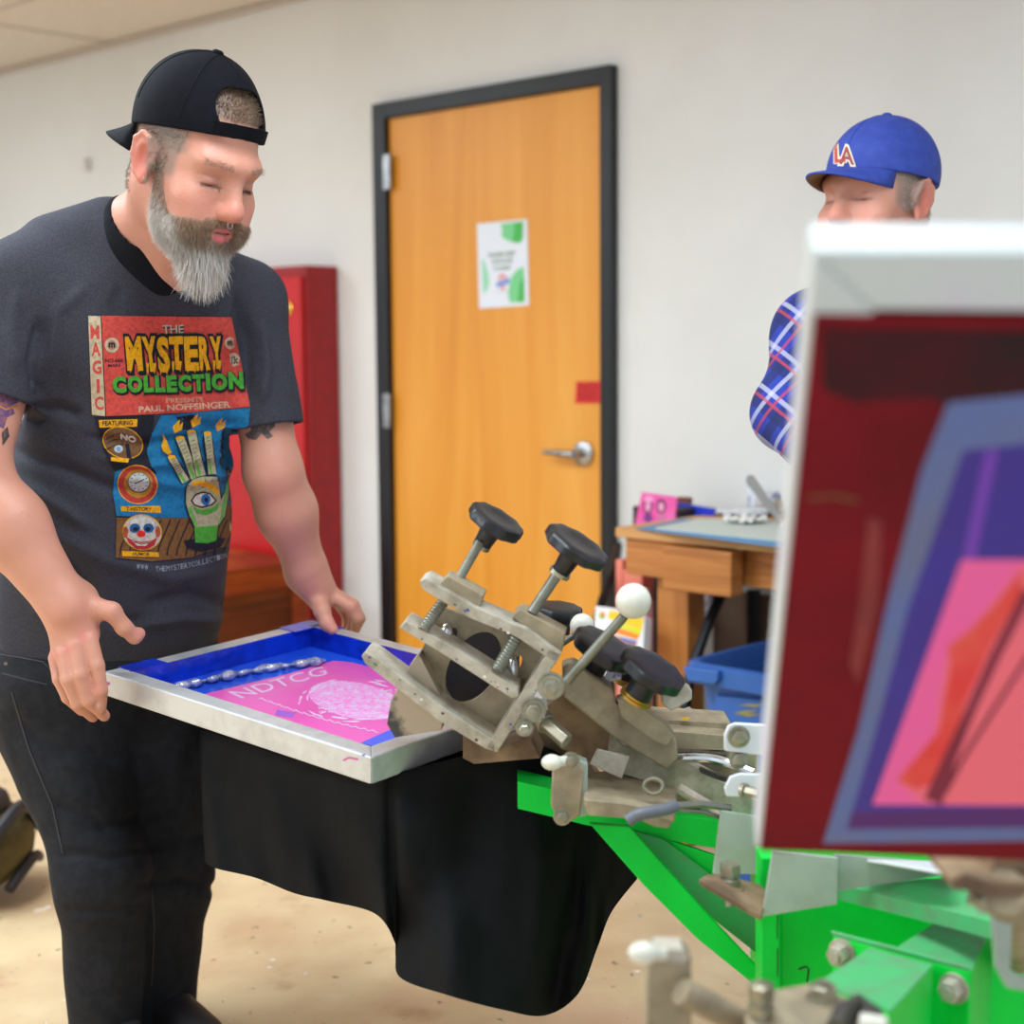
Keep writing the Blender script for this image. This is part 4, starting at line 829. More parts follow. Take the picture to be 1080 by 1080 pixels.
def strands(name,parent,V,N,H,mask,n,lenf,colf,dirf,rad=.00032,seg=4,seed=1):
    r=np.random.default_rng(seed); ids=np.nonzero(mask)[0]; ids=r.choice(ids,n); p=V[ids]+r.normal(0,.0012,(n,3)); nn_=N[ids]; L=H.loc(p); Ln=lenf(L,r); D0=dirf(L,nn_,r); col=colf(L,r)
    VV=np.zeros((n,seg,3,3)); C_=np.zeros((n,seg,3,3)); q=p-nn_*.001; d=D0.copy()
    g=np.array([0,0,-1.])
    for j in range(seg):
        u=np.cross(d,g+.01); u/=np.linalg.norm(u,axis=1)[:,None]+1e-9; v=np.cross(d,u); rr=rad*(1-j/(seg-1)*.75)
        for a in range(3): t=2.0944*a; VV[:,j,a]=q+(u*math.cos(t)+v*math.sin(t))*rr
        C_[:,j]=(col*(.8+.3*j/seg))[:,None]
        q=q+d*(Ln/(seg-1))[:,None]; d=d+g*.25+r.normal(0,.16,(n,3)); d/=np.linalg.norm(d,axis=1)[:,None]
    b=(np.arange(n)*seg*3)[:,None]; F=[]
    for j in range(seg-1):
        for a in range(3): F.append(b+np.array([[j*3+a,j*3+(a+1)%3,(j+1)*3+(a+1)%3,(j+1)*3+a]]))
    F=np.concatenate(F); return obj(name,VV.reshape(-1,3),F,M('hair_strand',(255,255,255),.6,attr='Col',spec=.3),parent,sharp=0,col=C_.reshape(-1,3))
m_skin=M('skin',(255,255,255),.47,attr='Col',sss=.12,bump=.25,bscale=260,spec=.45)
# ---------------------------------------------------------------- the man at the screen
H=HeadF(P(203,176.5,2.38),.893,.415,-.058,1.084)
man=thing('person','bearded person in charcoal printed t-shirt and backwards black cap holding the screen','person',P(140,1150,2.62)*np.array([1,1,0]))
G=Grid((-.98,2.15,.60),(-.25,3.02,1.71),.0026)
# hidden trunk
RS=P(22,302,2.46); LS=P(258,318,2.70); NB=P(160,285,2.54)
G.chain([P(118,680,2.75),P(125,560,2.69),P(145,400,2.62),NB],[.11,.11,.085,.06],.06); G.chain([RS,P(150,320,2.64),LS],[.055,.06,.055],.04)
G.chain([P(158,296,2.54),P(168,240,2.49),H.w(0,-.025,-.04)],[.070,.063,.062],.03); G.chain([P(95,264,2.51),P(132,240,2.51)],[.045,.04],.05); G.cap(P(206,306,2.66),P(180,272,2.55),.03,.035,.04)
G.cap(P(180,285,2.49),H.w(0,.015,-.07),.035,.035,.04)
head_sdf(G,H)
# arms
RE=P(-30,498,2.40); RW=P(70,640,2.40); LE=P(288,498,2.70); LW=P(324,604,2.79)
G.chain([RS,RE],[.055,.052],.04); G.chain([RE,RE*.6+RW*.4,RW],[.052,.056,.037],.03)
G.chain([LS,LE],[.055,.047],.04); G.chain([LE,LE*.62+LW*.38,LW],[.048,.050,.034],.03); G.cap(LW,P(334,618,2.795),.034,.027,.03)
G.cap(P(86,632,2.43),RW,.026,.030,.03)
def hand(palm,fingers,thumb,pr=.018):
    """palm: list of (wrist side, knuckle) capsules; fingers: polylines with radii"""
    for a,b_,ra,rb in palm: G.cap(P(*a),P(*b_),ra,rb,.014)
    for pts,rs in fingers: G.chain([P(*p) for p in pts],rs,.0035)
    pts,rs=thumb; G.chain([P(*p) for p in pts],rs,.007)
hand([((70,640,2.40),(93,675,2.395),.030,.014),((68,645,2.41),(78,682,2.385),.028,.013),((64,645,2.42),(66,690,2.39),.026,.013),((78,640,2.41),(60,695,2.41),.022,.012),((78,636,2.41),(104,644,2.41),.026,.017),((84,650,2.41),(96,668,2.41),.024,.014)],
 [([(94,675,2.392),(102,702,2.385),(106,728,2.388),(106,747,2.40)],[.0140,.0122,.0115,.0092]),
  ([(80,681,2.385),(85,712,2.375),(94,738,2.385),(110,755,2.42)],[.0140,.0122,.0115,.0092]),
  ([(68,689,2.388),(72,717,2.378),(82,741,2.39),(98,756,2.43)],[.0135,.012,.011,.009]),
  ([(59,694,2.405),(62,716,2.395),(71,736,2.405),(86,750,2.44)],[.012,.010,.009,.008])],
 ([(92,640,2.405),(118,645,2.40),(131,662,2.41),(142,671,2.425),(147,668,2.43)],[.019,.0145,.0125,.0115,.0095]))
hand([((324,604,2.79),(352,632,2.80),.027,.013),((324,606,2.79),(358,634,2.83),.026,.013),((320,606,2.79),(338,640,2.79),.027,.015),((322,606,2.80),(364,638,2.87),.022,.012)],
 [([(352,630,2.80),(370,640,2.795),(377,652,2.80),(374,664,2.82)],[.0145,.0130,.0115,.009]),
  ([(356,630,2.82),(372,639,2.825),(379,652,2.83),(374,666,2.84)],[.0145,.0130,.0115,.009]),
  ([(358,632,2.85),(371,642,2.855),(374,656,2.86),(368,668,2.86)],[.014,.012,.011,.009]),
  ([(358,636,2.875),(366,648,2.885),(367,658,2.89),(362,670,2.89)],[.013,.011,.010,.008])],
 ([(334,628,2.79),(340,645,2.765),(345,658,2.755),(351,664,2.75)],[.018,.0145,.0125,.010]))
V,F=G.mesh(); V=relax(V,F,2,.4); N=vnorm(V,F)
if (N*(V-V.mean(0))).sum()<0: F=F[:,::-1]; N=-N
C_=skin_colors(V,H)
px=proj(V)
def pblob(cx,cy,r): return np.exp(-(((px[:,0]-cx)**2+(px[:,1]-cy)**2)/r**2))
for cx,cy,r,a in ((87,672,7,.7),(71,684,6,.6),(59,692,6,.5),(147,668,8,.5),(101,725,9,.4),(371,641,7,.5),(350,660,7,.6),(103,745,8,.4),(330,625,12,.3),(80,650,25,.2)):
    w=(pblob(cx,cy,r)*a)[:,None]; C_=C_*(1-w)+np.array([.66,.22,.18])*w
for cx,cy,r in ((103.5,744,2.6),): w=(pblob(cx,cy,r)*.8)[:,None]; C_=C_*(1-w)+np.array([.78,.50,.42])*w
bmk=beard_mask(H.loc(V)); C_[bmk]=C_[bmk]*.35+np.array([.30,.22,.16])*.65
body=obj('body',V,F,m_skin,man,sharp=0,col=C_)
# beard, brows
def blen(L,r):
    z=L[:,2]; y=L[:,1]; return np.clip(.009+.005*smoothstep(-.02,-.05,z)+.044*smoothstep(-.080,-.110,z)*smoothstep(.03,.075,y)*np.exp(-(L[:,0]/.042)**2),.006,.06)*r.uniform(.6,1.15,len(L))*np.where(z>-.057,.72,1)
def bdir(L,n,r):
    d=n*.55-H.u*.9+H.f*.10+r.normal(0,.18,n.shape); d+=(np.where(L[:,2:3]>-.057,1,0)*np.where(L[:,1:2]>.08,1,0))*(H.l*np.sign(L[:,0:1])*.8); return d/np.linalg.norm(d,axis=1)[:,None]
def bcol(L,r):
    n=len(L); g=np.clip(smoothstep(-.03,-.08,L[:,2])*.75+.2-.8*smoothstep(.062,.088,L[:,1])*smoothstep(-.092,-.078,L[:,2])+r.normal(0,.22,n),0,1)[:,None]
    return np.array([.32,.19,.115])*(1-g)+np.array([.74,.68,.62])*g
strands('beard',man,V,N,H,bmk,15000,blen,bcol,bdir)
L=H.loc(V); brow=(L[:,2]>.026+.002*np.abs(L[:,0])/.05)&(L[:,2]<.035)&(np.abs(L[:,0])>.014)&(np.abs(L[:,0])<.052)&(L[:,1]>.06)
strands('eyebrow',man,V,N,H,brow,260,lambda L,r:np.full(len(L),.008),lambda L,r:np.tile([.36,.22,.15],(len(L),1))*r.uniform(.8,1.2,(len(L),1)),lambda L,n,r:(lambda d:d/np.linalg.norm(d,axis=1)[:,None])(n*.35+H.l*np.sign(L[:,0:1])+r.normal(0,.15,n.shape)),rad=.00025)
lash=(np.abs(L[:,2]+.0025)<.0022)&(np.abs(L[:,0])>.018)&(np.abs(L[:,0])<.048)&(L[:,1]>.07)
strands('eyelashes',man,V,N,H,lash,160,lambda L,r:np.full(len(L),.006),lambda L,r:np.tile([.10,.06,.04],(len(L),1)),lambda L,n,r:(lambda d:d/np.linalg.norm(d,axis=1)[:,None])(n*.8-H.u*.5+H.l*np.sign(L[:,0:1])*.2+r.normal(0,.1,n.shape)),rad=.0002)
bu=(L[:,2]>.028)&(L[:,1]<.045)&(L[:,1]>-.13)&(L[:,2]<.06)&(np.abs(L[:,0])<.083); side=(L[:,2]>-.015)&(L[:,2]<=.03)&(L[:,1]>.012)&(L[:,1]<.030)&(np.abs(L[:,0])>.05)&(np.abs(L[:,0])<.083)
top=(L[:,2]>.088)&(L[:,1]>.046)&(np.abs(L[:,0])<.040)&(L[:,2]<.15)
nape=(L[:,1]<-.045)&(L[:,2]>-.06)&(L[:,2]<.03)&(np.abs(L[:,0])<.075)
strands('hair',man,V,N,H,bu|side|top|nape,9000,lambda L,r:np.where(L[:,2]>.085,.013,.0045)*r.uniform(.7,1.2,len(L)),lambda L,r:np.array([.17,.11,.07])*r.uniform(.7,1.5,(len(L),1))+np.where(L[:,2:3]<.085,.05,0),lambda L,n,r:(lambda d:d/np.linalg.norm(d,axis=1)[:,None])(n*.6-H.f*.3*np.where(L[:,2:3]>.085,1,0)-H.u*.4*np.where(L[:,2:3]>.085,0,1)+r.normal(0,.25,n.shape)),rad=.0003,seg=3)
rg=[H.w(.0045*math.sin(a)-.000,.108+.0015*math.cos(a),-.047-.0045*math.cos(a)) for a in np.linspace(-2.2,2.2,12)]; MB().tube(rg,.0008,8).sph(rg[0],.0014,8).sph(rg[-1],.0014,8).build('nose_ring',m_chrome,man)
# cap
def cap_obj(parent,H,m,back=True,rimf=.040,rims=.036,label=None,m_under=None,open_=True,top=.100):
    k=H.k; g=Grid(H.c-.22,H.c+.22,.0018); c=(0,-.007,.046); g.ell(H.w(*c),np.array([.0855,.1015,top])*k,H.ax,0); g.ell(H.w(0,-.028,.046+(top-.082)),np.array([.077,.074,.076])*k,H.ax,.03); g.ell(H.w(0,-.007,.048),np.array([.0805,.0965,top-.006])*k,H.ax,.0,'-')
    cb=H.w(0,.10,rimf); cs=H.w(0,-.12,rims); ud=n_(np.cross(n_(cb-cs),H.l)); 
    if ud@H.u<0: ud=-ud
    g.cut(cb,-ud)
    if 1: pass
    if open_:
        [g.cap(H.w(xx,.06,rimf+.030),H.w(xx,.14,rimf+.026),.030*k,.030*k,0,'-') for xx in (-.014,-.005,.005,.014)]; g.cut(H.w(0,0,0),(0,0,1),H.c+500,H.c+501) if 0 else None
    v,f=g.mesh(); v=relax(v,f,2,.4); nn_=vnorm(v,f)
    if (nn_*(v-v.mean(0))).sum()<0: f=f[:,::-1]
    o=obj('cap',v,f,m,parent,sharp=0,label=label)
    bv=surf(o); cc=H.w(0,-.010,.05)
    def outer(d,off=0):
        d=n_(d); loc,_,_,_=bv.ray_cast(Vector(cc+d*.3),Vector(-d)); return np.array(loc)+d*off if loc is not None else None
    bt=outer(H.u*1.0-H.f*.05); MB().lathe(bt,H.u,[(-.002,.009),(.003,.0085),(.005,.005)],16).build('button',m,o)
    mb=MB()
    for a in range(6):
        t=math.pi*a/3+math.pi/6; pts=[outer(H.l*math.cos(t)*math.cos(e)+H.f*math.sin(t)*math.cos(e)+H.u*math.sin(e),.0002) for e in np.linspace(.22 if not(open_ and abs(math.sin(t)-1)<.3) else 1.05,1.5,18)]; pts=[p for p in pts if p is not None]; mb.tube(pts,.0010,6)
    mb.build('seam',m,o)
    if open_:
        pts=[H.w(.0815*math.sin(a),-.007+.0985*math.cos(a),rimf+.006+(.0985*math.cos(a)-.0985)/.22*(rimf-rims)) for a in np.linspace(-.62,.62,17)]; V_=[];F_=[]
        for i,p in enumerate(pts):
            o2=n_(p-H.w(0,-.014,rimf)); o2=n_(o2-H.u*(o2@H.u))
            for (dz,dn) in ((-.007,.0),(-.007,.003),(.013,.003),(.013,.0)): V_.append(p+H.u*dz+o2*dn)
        for i in range(len(pts)-1):
            for j in range(4): F_.append((i*4+j,i*4+(j+1)%4,i*4+4+(j+1)%4,i*4+4+j))
        obj('strap',V_,F_,m,o,sharp=40)
    # brim
    s=-1 if back else 1; V_=[];F_=[]; na,nr=25,7
    for j in range(nr):
        for i in range(na):
            a=(i/(na-1)-.5)*2; th=a*1.0; r0=np.array([.083*math.sin(th),-.007+s*.099*math.cos(th)]); ext=.003+.070*max(0,1-abs(a)**2.6)**.7; t=j/(nr-1)
            x=r0[0]*(1-t*.06); y=r0[1]+s*ext*t; rz=rimf+(r0[1]-.10)/.22*(rimf-rims)
            V_.append(H.w(x,y,rz+.003-(.010 if back else .016)*(abs(a)**2)*t-((.034 if back else .014)*t)))
    for j in range(nr-1):
        for i in range(na-1): q=j*na+i; F_.append((q,q+1,q+na+1,q+na) if s<0 else (q,q+na,q+na+1,q+1))
    br=obj('brim',V_,F_,[m,m_under or m],o,sharp=0); sm_=br.modifiers.new('s','SOLIDIFY'); sm_.thickness=.004; sm_.offset=-1; sm_.material_offset=1; return o
m_cap=M('black_cap_cotton',(8,8,14),.85,col2=(13,13,20),scale=60,bump=.2,bscale=400,spec=.15)
cap_obj(man,H,m_cap,True,.072,.020,top=.112,m_under=M('grey_brim_under',(70,74,86),.7))
# shirt
G=Grid((-1.05,2.12,.70),(-.28,3.0,1.50),.0034)
ty=math.radians(42); tf=np.array([math.sin(ty),-math.cos(ty),0]); tl=np.array([math.cos(ty),math.sin(ty),0]); TA=np.stack([tl,tf,UP])
G.ell(P(142,395,2.62),(.202,.136,.24),TA,.0); G.ell(P(124,545,2.69),(.212,.152,.235),TA,.06); G.ell(P(119,640,2.75),(.210,.148,.20),TA,.06); G.chain([RS,P(150,300,2.56),LS],[.070,.088,.066],.06)
G.chain([P(60,264,2.50),P(112,243,2.52)],[.06,.055],.05); G.cap(P(150,285,2.54),P(162,262,2.51),.085,.072,.05); G.cap(P(225,302,2.64),P(190,284,2.56),.06,.055,.05)
G.ell(P(205,335,2.58),(.06,.05,.07),TA,.06); G.ell(P(100,345,2.48),(.07,.05,.08),TA,.06)
RH=RS+(RE-RS)*.62; LH=LS+(LE-LS)*.74
G.chain([RS,RH+(RE-RS)*.1],[.070,.069],.035); G.chain([LS,LH+(LE-LS)*.1],[.066,.068],.035)
def cutcap(p,d,r): 
    lo,hi=p-r,p+r; sl_,X=G.reg(lo,hi); dd=X-p.astype(np.float32); al=dd@n_(d).astype(np.float32); rad=np.linalg.norm(dd-al[...,None]*n_(d).astype(np.float32),axis=-1)
    s_=np.maximum(-al,rad-r*.8); G.D[sl_]=np.maximum(G.D[sl_],-s_)
cutcap(RH,RE-RS,.12); cutcap(LH,n_(LE-LS)+UP*-.05,.115)
G.cap(RH-(RE-RS)*.05,RH+(RE-RS)*.3,.0605,.0605,0,'-'); G.cap(LH-(LE-LS)*.06,LH+(LE-LS)*.3,.058,.058,0,'-')
# neck hole
HOLE=[(P(158,285,2.52),.068),(P(166,232,2.48),.072),(P(185,190,2.42),.085)]; G.chain([h[0] for h in HOLE],[h[1] for h in HOLE],.004,'-')
HZ=P(120,662,2.7)[2]; G.cut((0,0,HZ-.012),(0.06,-.03,-1)); G.ell(P(118,690,2.75),(.190,.130,.10),TA,0,'-')
GS=G; V,F=G.mesh(); V=relax(V,F,4,.5); N=vnorm(V,F)
if (N*(V-V.mean(0))).sum()<0: F=F[:,::-1]; N=-N
px=proj(V)[:,:2]
vis=(N@CF<.1)
creases=[([(262,445),(225,452),(180,440),(140,415)],7,.006),([(262,455),(235,500),(190,512),(120,500)],6,-.005),([(250,300),(262,360),(258,430)],7,.008),([(275,330),(282,390),(276,430)],6,-.006),([(245,300),(236,340),(248,380)],6,-.004),
 ([(0,470),(60,490),(110,512),(180,530)],7,.006),([(-5,500),(50,525),(100,560)],7,-.006),([(20,560),(70,590),(110,640)],9,.007),([(50,560),(110,590),(180,610),(240,600)],9,-.005),([(243,640),(200,625),(150,640)],7,.006),([(240,655),(190,652),(120,665)],6,-.005),([(10,440),(60,430),(90,440)],7,.006),([(45,330),(35,380),(45,430)],7,.007),([(20,300),(12,350),(18,400)],8,-.005),([(95,300),(60,330),(50,400)],7,-.004),([(90,460),(150,470),(240,455)],5,.006),([(95,480),(150,492),(250,478)],5,-.004),([(70,620),(120,655),(160,660)],7,.006),([(20,600),(40,640),(80,665)],7,-.005),([(130,300),(120,320),(125,335)],6,.003)]
disp=np.zeros(len(V))
for pts,w,a in creases:
    d,t=segdist(px,pts); disp-=1.7*a*np.exp(-(d/w)**2)*np.clip(np.minimum(t,1-t)*5,.15,1)
disp+=noise3(V,26,4)*.003+noise3(V,55,9)*.0013
V=V+N*(disp*np.where(vis,1,.4))[:,None]
m_shirt=M('charcoal_heather_jersey',(50,49,57),.85,col2=(64,63,71),scale=420,lo=.4,hi=.6,bump=.12,bscale=500,spec=.2)
shirt=obj('shirt',V,F,m_shirt,man,sharp=0)
hd=np.full(len(V),9.)
for (a,ra),(b_,rb) in zip(HOLE[:-1],HOLE[1:]):
    ba=b_-a; t=np.clip(((V-a)@ba)/(ba@ba),0,1); hd=np.minimum(hd,np.linalg.norm(V-a-t[:,None]*ba,axis=1)-(ra+(rb-ra)*t))
g2=Grid(P(158,262,2.50)-.16,P(158,262,2.50)+.16,.0034)
oi=np.round((g2.lo-GS.lo)/GS.h).astype(int); nn3=np.minimum(g2.n,GS.n-oi); g2.n=nn3; g2.lo=GS.lo+oi*GS.h; SD=GS.D[oi[0]:oi[0]+nn3[0],oi[1]:oi[1]+nn3[1],oi[2]:oi[2]+nn3[2]]
gx=[g2.lo[i]+g2.h*np.arange(nn3[i]) for i in range(3)]; XX=np.stack(np.meshgrid(*gx,indexing='ij'),-1).reshape(-1,3); hg=np.full(len(XX),9.)
for (a,ra),(b_,rb) in zip(HOLE[:-1],HOLE[1:]):
    ba=b_-a; t=np.clip(((XX-a)@ba)/(ba@ba),0,1); hg=np.minimum(hg,np.linalg.norm(XX-a-t[:,None]*ba,axis=1)-(ra+(rb-ra)*t))
g2.D=np.maximum(np.maximum(SD-.0042,-SD-.006),hg.reshape(SD.shape)-.012).astype(np.float32); g2.D[0]=g2.D[-1]=1; g2.D[:,0]=g2.D[:,-1]=1; g2.D[:,:,0]=g2.D[:,:,-1]=1
v,f=g2.mesh(); v=relax(v,f,2,.5)
if (vnorm(v,f)*(v-v.mean(0))).sum()<0: f=f[:,::-1]
ck=obj('collar',v,f,M('ribbed_collar',(20,20,25),.85,bump=.3,bscale=500,spec=.15),shirt,sharp=0)
# ribbed collar following the neck opening
ctr=P(160,262,2.46)
# print on the chest
def rgb(*c): return M('print_%d_%d_%d'%c,c,.75,spec=.2,col2=tuple(int(v*.86) for v in c),scale=160,lo=.45,hi=.62)
D=Decal(shirt,step=3.2,lift=.0012)
red,blu,brn,crm,yel,grn,blk=rgb(206,76,66),rgb(30,112,158),rgb(122,82,46),rgb(198,178,146),rgb(228,160,20),rgb(76,160,54),rgb(30,30,40)
D.poly([(93,333),(106,333.5),(111,439),(97,437.5)],crm)
D.poly([(107,333),(244,334.5),(254,382),(264,429),(200,435),(112,439)],red)
D.poly([(170,438),(264,430),(262,448),(250,470),(248,530),(230,540),(216,546),(196,546),(168,546),(123,544),(119,520),(121,498),(136,492),(150,494),(158,488),(154,472),(160,458)],blu)
D.poly([(186,440),(205,437),(205,450),(194,456)],blk)
D.poly([(100,440),(163,438),(160,460),(154,478),(160,492),(166,500),(150,497),(138,493),(120,496),(112,480)],blk)
D.poly([(123,546),(196,546.5),(225,541),(250,527),(252,545),(246,574),(200,588),(160,592),(122,588)],brn)
for x in np.linspace(132,242,12): D.line([(x+8,548),(x+2,562),(x-4,576),(x-6,586)],1.3,blk)
for i,(ch,y) in enumerate(zip('MAGIC',(343,361,380,400,418))): x=95+i*1.15; w_=(0,9.5) if ch!='I' else (3.2,6.4); D.text(ch,[(x+w_[0],y),(x+w_[1],y),(x+w_[1]+.5,y+14.5),(x+w_[0]+.6,y+14.5)],red,bold=.03)
D.text('THE',[(171,343.5),(193.5,343),(194,352),(172,352.5)],blk,bold=.04,shift=(.8,.8)); D.text('THE',[(171,343),(193.5,342.5),(194,351.5),(172,352)],rgb(186,170,150),bold=.02)
word='MYSTERY'; xs=[131.5,149,164.5,178,193.5,209,221,233.5]
def drip(ch,x0,x1,top,bot,sk,m,g,sh=(0,0)):
    D.text(ch,[(x0,top),(x1,top-.5),(x1+sk+1,bot),(x0+sk+1,bot)],m,bold=.05,grow=g,shift=sh)
for layer in (0,1):
    for i,ch in enumerate(word):
        x0,x1=xs[i],xs[i+1]-.8; bt=(391,392,393,390,391,390,389)[i]; sk=(2,3,2,1,1,1,2)[i]
        if layer==0: drip(ch,x0,x1,355,bt,sk,blk,.07,(1.5,2)); drip(ch,x0,x1,355,bt,sk,blk,.07)
        else:
            drip(ch,x0,x1,355,bt,sk,yel,0)
            for q in (.25,.75): xx=x0+(x1-x0)*q+sk; D.poly([(xx-1.6,bt-9),(xx+1.6,bt-9),(xx+.9,bt-1),(xx,bt+2.5),(xx-.9,bt-1)],yel)
word='COLLECTION'; W_=[16,17,12,12,12.5,15,14,6,18,17]; x=118; ys=[397,396.5,396,396,396,395.5,395,394,394,392.5]
for layer in (0,1):
    x=118.
    for i,ch in enumerate(word):
        w=W_[i]; y=ys[i]; q=[(x,y),(x+w-1.3,y-.4),(x+w-.3,y+17.5),(x+1,y+18)]
        D.text(ch,q,blk if layer==0 else grn,bold=.06,grow=.06 if layer==0 else 0,shift=(.9,1.4) if layer==0 else (0,0)); x+=w
D.text('PRESENTS',[(175,420),(214,419),(214.5,423.8),(175.5,425)],rgb(206,150,124),bold=.02)
D.text('PAUL NOFFSINGER',[(146,428.5),(242.5,423),(243.5,430),(146.5,435)],rgb(216,170,140),bold=.03)
for cx,cy,r in ((118,364,7.6),(243,362,6)): D.poly(ell(cx,cy,r,r+.4),crm); D.poly(ell(cx,cy,r*.62,r*.65),rgb(170,120,100)); D.text('m',[(cx-r*.45,cy-r*.35),(cx+r*.45,cy-r*.35),(cx+r*.45,cy+r*.35),(cx-r*.45,cy+r*.35)],blk,bold=.04)
D.poly([(242,373),(248,372),(253,377),(251,385),(246,386.5),(243,381)],crm); D.text('13c',[(244,375.5),(250.5,375),(251,383.5),(244.5,384)],blk,bold=.04)
D.text('NO.666',[(111,378.5),(129.5,378),(129.5,382.2),(111,382.6)],blk); D.text('MARS',[(114,384),(127,383.6),(127,387),(114,387.4)],blk)
# featuring badges
D.poly([(104,443),(145,442),(144.5,450),(105,451)],yel); D.text('FEATURING',[(108,444),(140,443.2),(140,448.4),(108,449)],blk)
D.poly(ell(129.5,467,22,16.5,28,.35),yel); D.poly(ell(129.5,467,21,15.5,28,.35),rgb(116,80,52)); D.poly([(132,468),(136,468),(139,484),(134,483)],blk); D.poly(ell(125,473.5,4.6,4),rgb(190,196,200)); D.poly(ell(125,473.5,2.6,2.2),rgb(120,160,190))
for y in (460,465,471): D.line([(112,y+3),(120,y-1),(130,y-3)],.8,blk)
D.text('NO',[(127,457),(144,461),(143,467.5),(127,463)],rgb(214,200,186),bold=.05)
D.poly([(117,482),(136,484),(135,488),(117,486)],yel)
D.poly(ell(145,511,21.5,20.5,32,.5),yel); D.poly(ell(145,511,20.5,19.5,32,.5),rgb(176,56,48)); D.poly(ell(146,510,15.5,15,32,.3),rgb(176,120,40)); D.poly(ell(146.5,509,12,11,32),rgb(90,70,40)); D.poly(ell(146.5,508.5,11,10,32),rgb(188,190,186)); 
for k in range(12): a=k*math.pi/6; D.line([(146.5+8*math.cos(a),508.5+7.3*math.sin(a)),(146.5+9.8*math.cos(a),508.5+9*math.sin(a))],.9,blk)
D.line([(146.5,508.5),(152,505.5)],1.1,blk).line([(146.5,508.5),(141.5,510)],1.1,blk)
D.poly([(127,534),(169,533.5),(170,541),(128,539)],yel); D.text('T-HISTORY',[(133,534.5),(160,535),(160,539),(133,538.6)],blk)
D.poly(ell(150,561.5,21,19,32,.2),yel); D.poly(ell(150,561.5,20,18,32,.2),rgb(190,180,164)); D.poly(ell(150,553,13,8,24),rgb(206,200,188))
for s in (-1,1): D.poly(ell(149.5+s*7.2,557,5.6,5),rgb(44,90,140)); D.poly(ell(149.5+s*6.6,558,2.8,2.2),blk); D.poly(ell(149.5+s*17,561,2.8,6),rgb(170,80,50))
D.poly([(132,565),(138,569),(149,571.5),(160,570),(166,567),(163,575),(155,579.5),(144,579),(136,573)],rgb(178,44,50)); D.poly([(139,570),(149,573),(159,571.5),(154,575.5),(145,575.5)],rgb(214,200,180)); D.line([(141,571.5),(149,574),(158,572.5)],1,blk)
D.poly(ell(149,563,4.6,3.6),rgb(214,44,34))
D.poly([(129,581),(167,582.5),(168,587.5),(129,586.5)],yel); D.text('HUMOR',[(140,582.3),(158,582.8),(158,586.2),(140,585.8)],blk)
# candle hand with eye
D.poly([(194,570),(228,566),(238,568),(232,578),(212,582),(198,578)],blk)
hc=rgb(176,166,130)
D.poly([(196,512),(202,505),(213,501),(231,502),(232,512),(234,524),(239,512),(240,500),(237,494),(241,492),(244,500),(243,512),(241,528),(238,545),(231,556),(229,572),(219,574),(205,573),(206,560),(199,545),(195,530)],blk)
D.poly([(197,513),(203,506),(213,502.5),(230,503),(231,512),(233,528),(240,513),(241,501),(240,495),(243,502),(242,512),(240,528),(237,544),(229,555),(207,557),(200,544),(196,530)],hc)
D.poly([(205,556),(230,554),(228,570),(219,573),(206,572)],grn); D.poly([(198,536),(201,534),(209,555),(205,555)],rgb(110,170,80)); D.poly([(240,505),(242.5,504),(239,530),(236,545),(231,554),(234,535)],rgb(110,170,80))
for x0,y0,x1,y1,w in ((181,482,196,508,8),(190,462,206,504,9),(202,456,212,502,9.5),(219,457,224,500,8)):
    D.line([(x0,y0),(x1,y1)],w+1.6,blk); D.line([(x0,y0),((x0+x1)/2,(y0+y1)/2),(x1,y1)],[w,w*.9,w*1.05],hc); mx,my=x0*.35+x1*.65,y0*.35+y1*.65; D.line([(mx-2,my),(x1-1,y1)],w*.35,rgb(100,168,70))
    for k in range(7): t=.1+k*.09; cx,cy=x0+(x1-x0)*t,y0+(y1-y0)*t; D.line([(cx-w*.3,cy+1),(cx+w*.2,cy-1)],.8,rgb(110,104,84))
    D.poly(ell(x0,y0,w*.52,w*.28),yel)
for fx,fy in ((172,462),(184,443),(203,437),(229,441)):
    D.poly([(fx,fy+14),(fx-2,fy+8),(fx,fy+2),(fx-.5,fy-5),(fx+4,fy+3),(fx+6,fy+9),(fx+9,fy+15),(fx+6,fy+18)],yel) if fx<180 else D.poly([(fx,fy+14),(fx-2,fy+7),(fx+2,fy+3),(fx+6,fy-1),(fx+5,fy+6),(fx+9,fy+2),(fx+8,fy+10),(fx+4,fy+12)],yel)
D.poly([(202,508),(213,506.5),(226,511),(232,520),(230,523),(222,516),(211,512),(203,513)],yel)
D.poly([(201,528),(206,521),(214,518),(222,520),(229,528),(224,533),(213,536),(205,533)],blk); D.poly([(203,528),(207,522.5),(214,520),(221,521.5),(227,528),(222,532),(213,534),(206,532)],rgb(206,190,174)); D.poly(ell(217,527,5,6),rgb(40,100,160)); D.poly(ell(217.5,527,2,2.6),blk)
D.poly([(203,534),(212,538),(224,536),(232,529),(229,538),(218,543),(208,541)],grn)
D.poly([(242,550),(246,556),(244,565),(242,558)],rgb(200,190,140))
for t_,x0,x1,y0,y1 in (('www.',144,161,595,597.5),('THEMYSTERYCOLLECTION',164,240,597.5,582)):
    n=len(t_)
    for i,ch in enumerate(t_):
        if ch=='.': continue
        a=x0+(x1-x0)*i/n; b_=x0+(x1-x0)*(i+.85)/n; y=y0+(y1-y0)*(i/n)**1.6; D.text(ch,[(a,y),(b_,y-.4),(b_+.2,y+5),(a+.2,y+5.4)],rgb(150,152,160),bold=.0)
D.build('shirt_print',shirt)
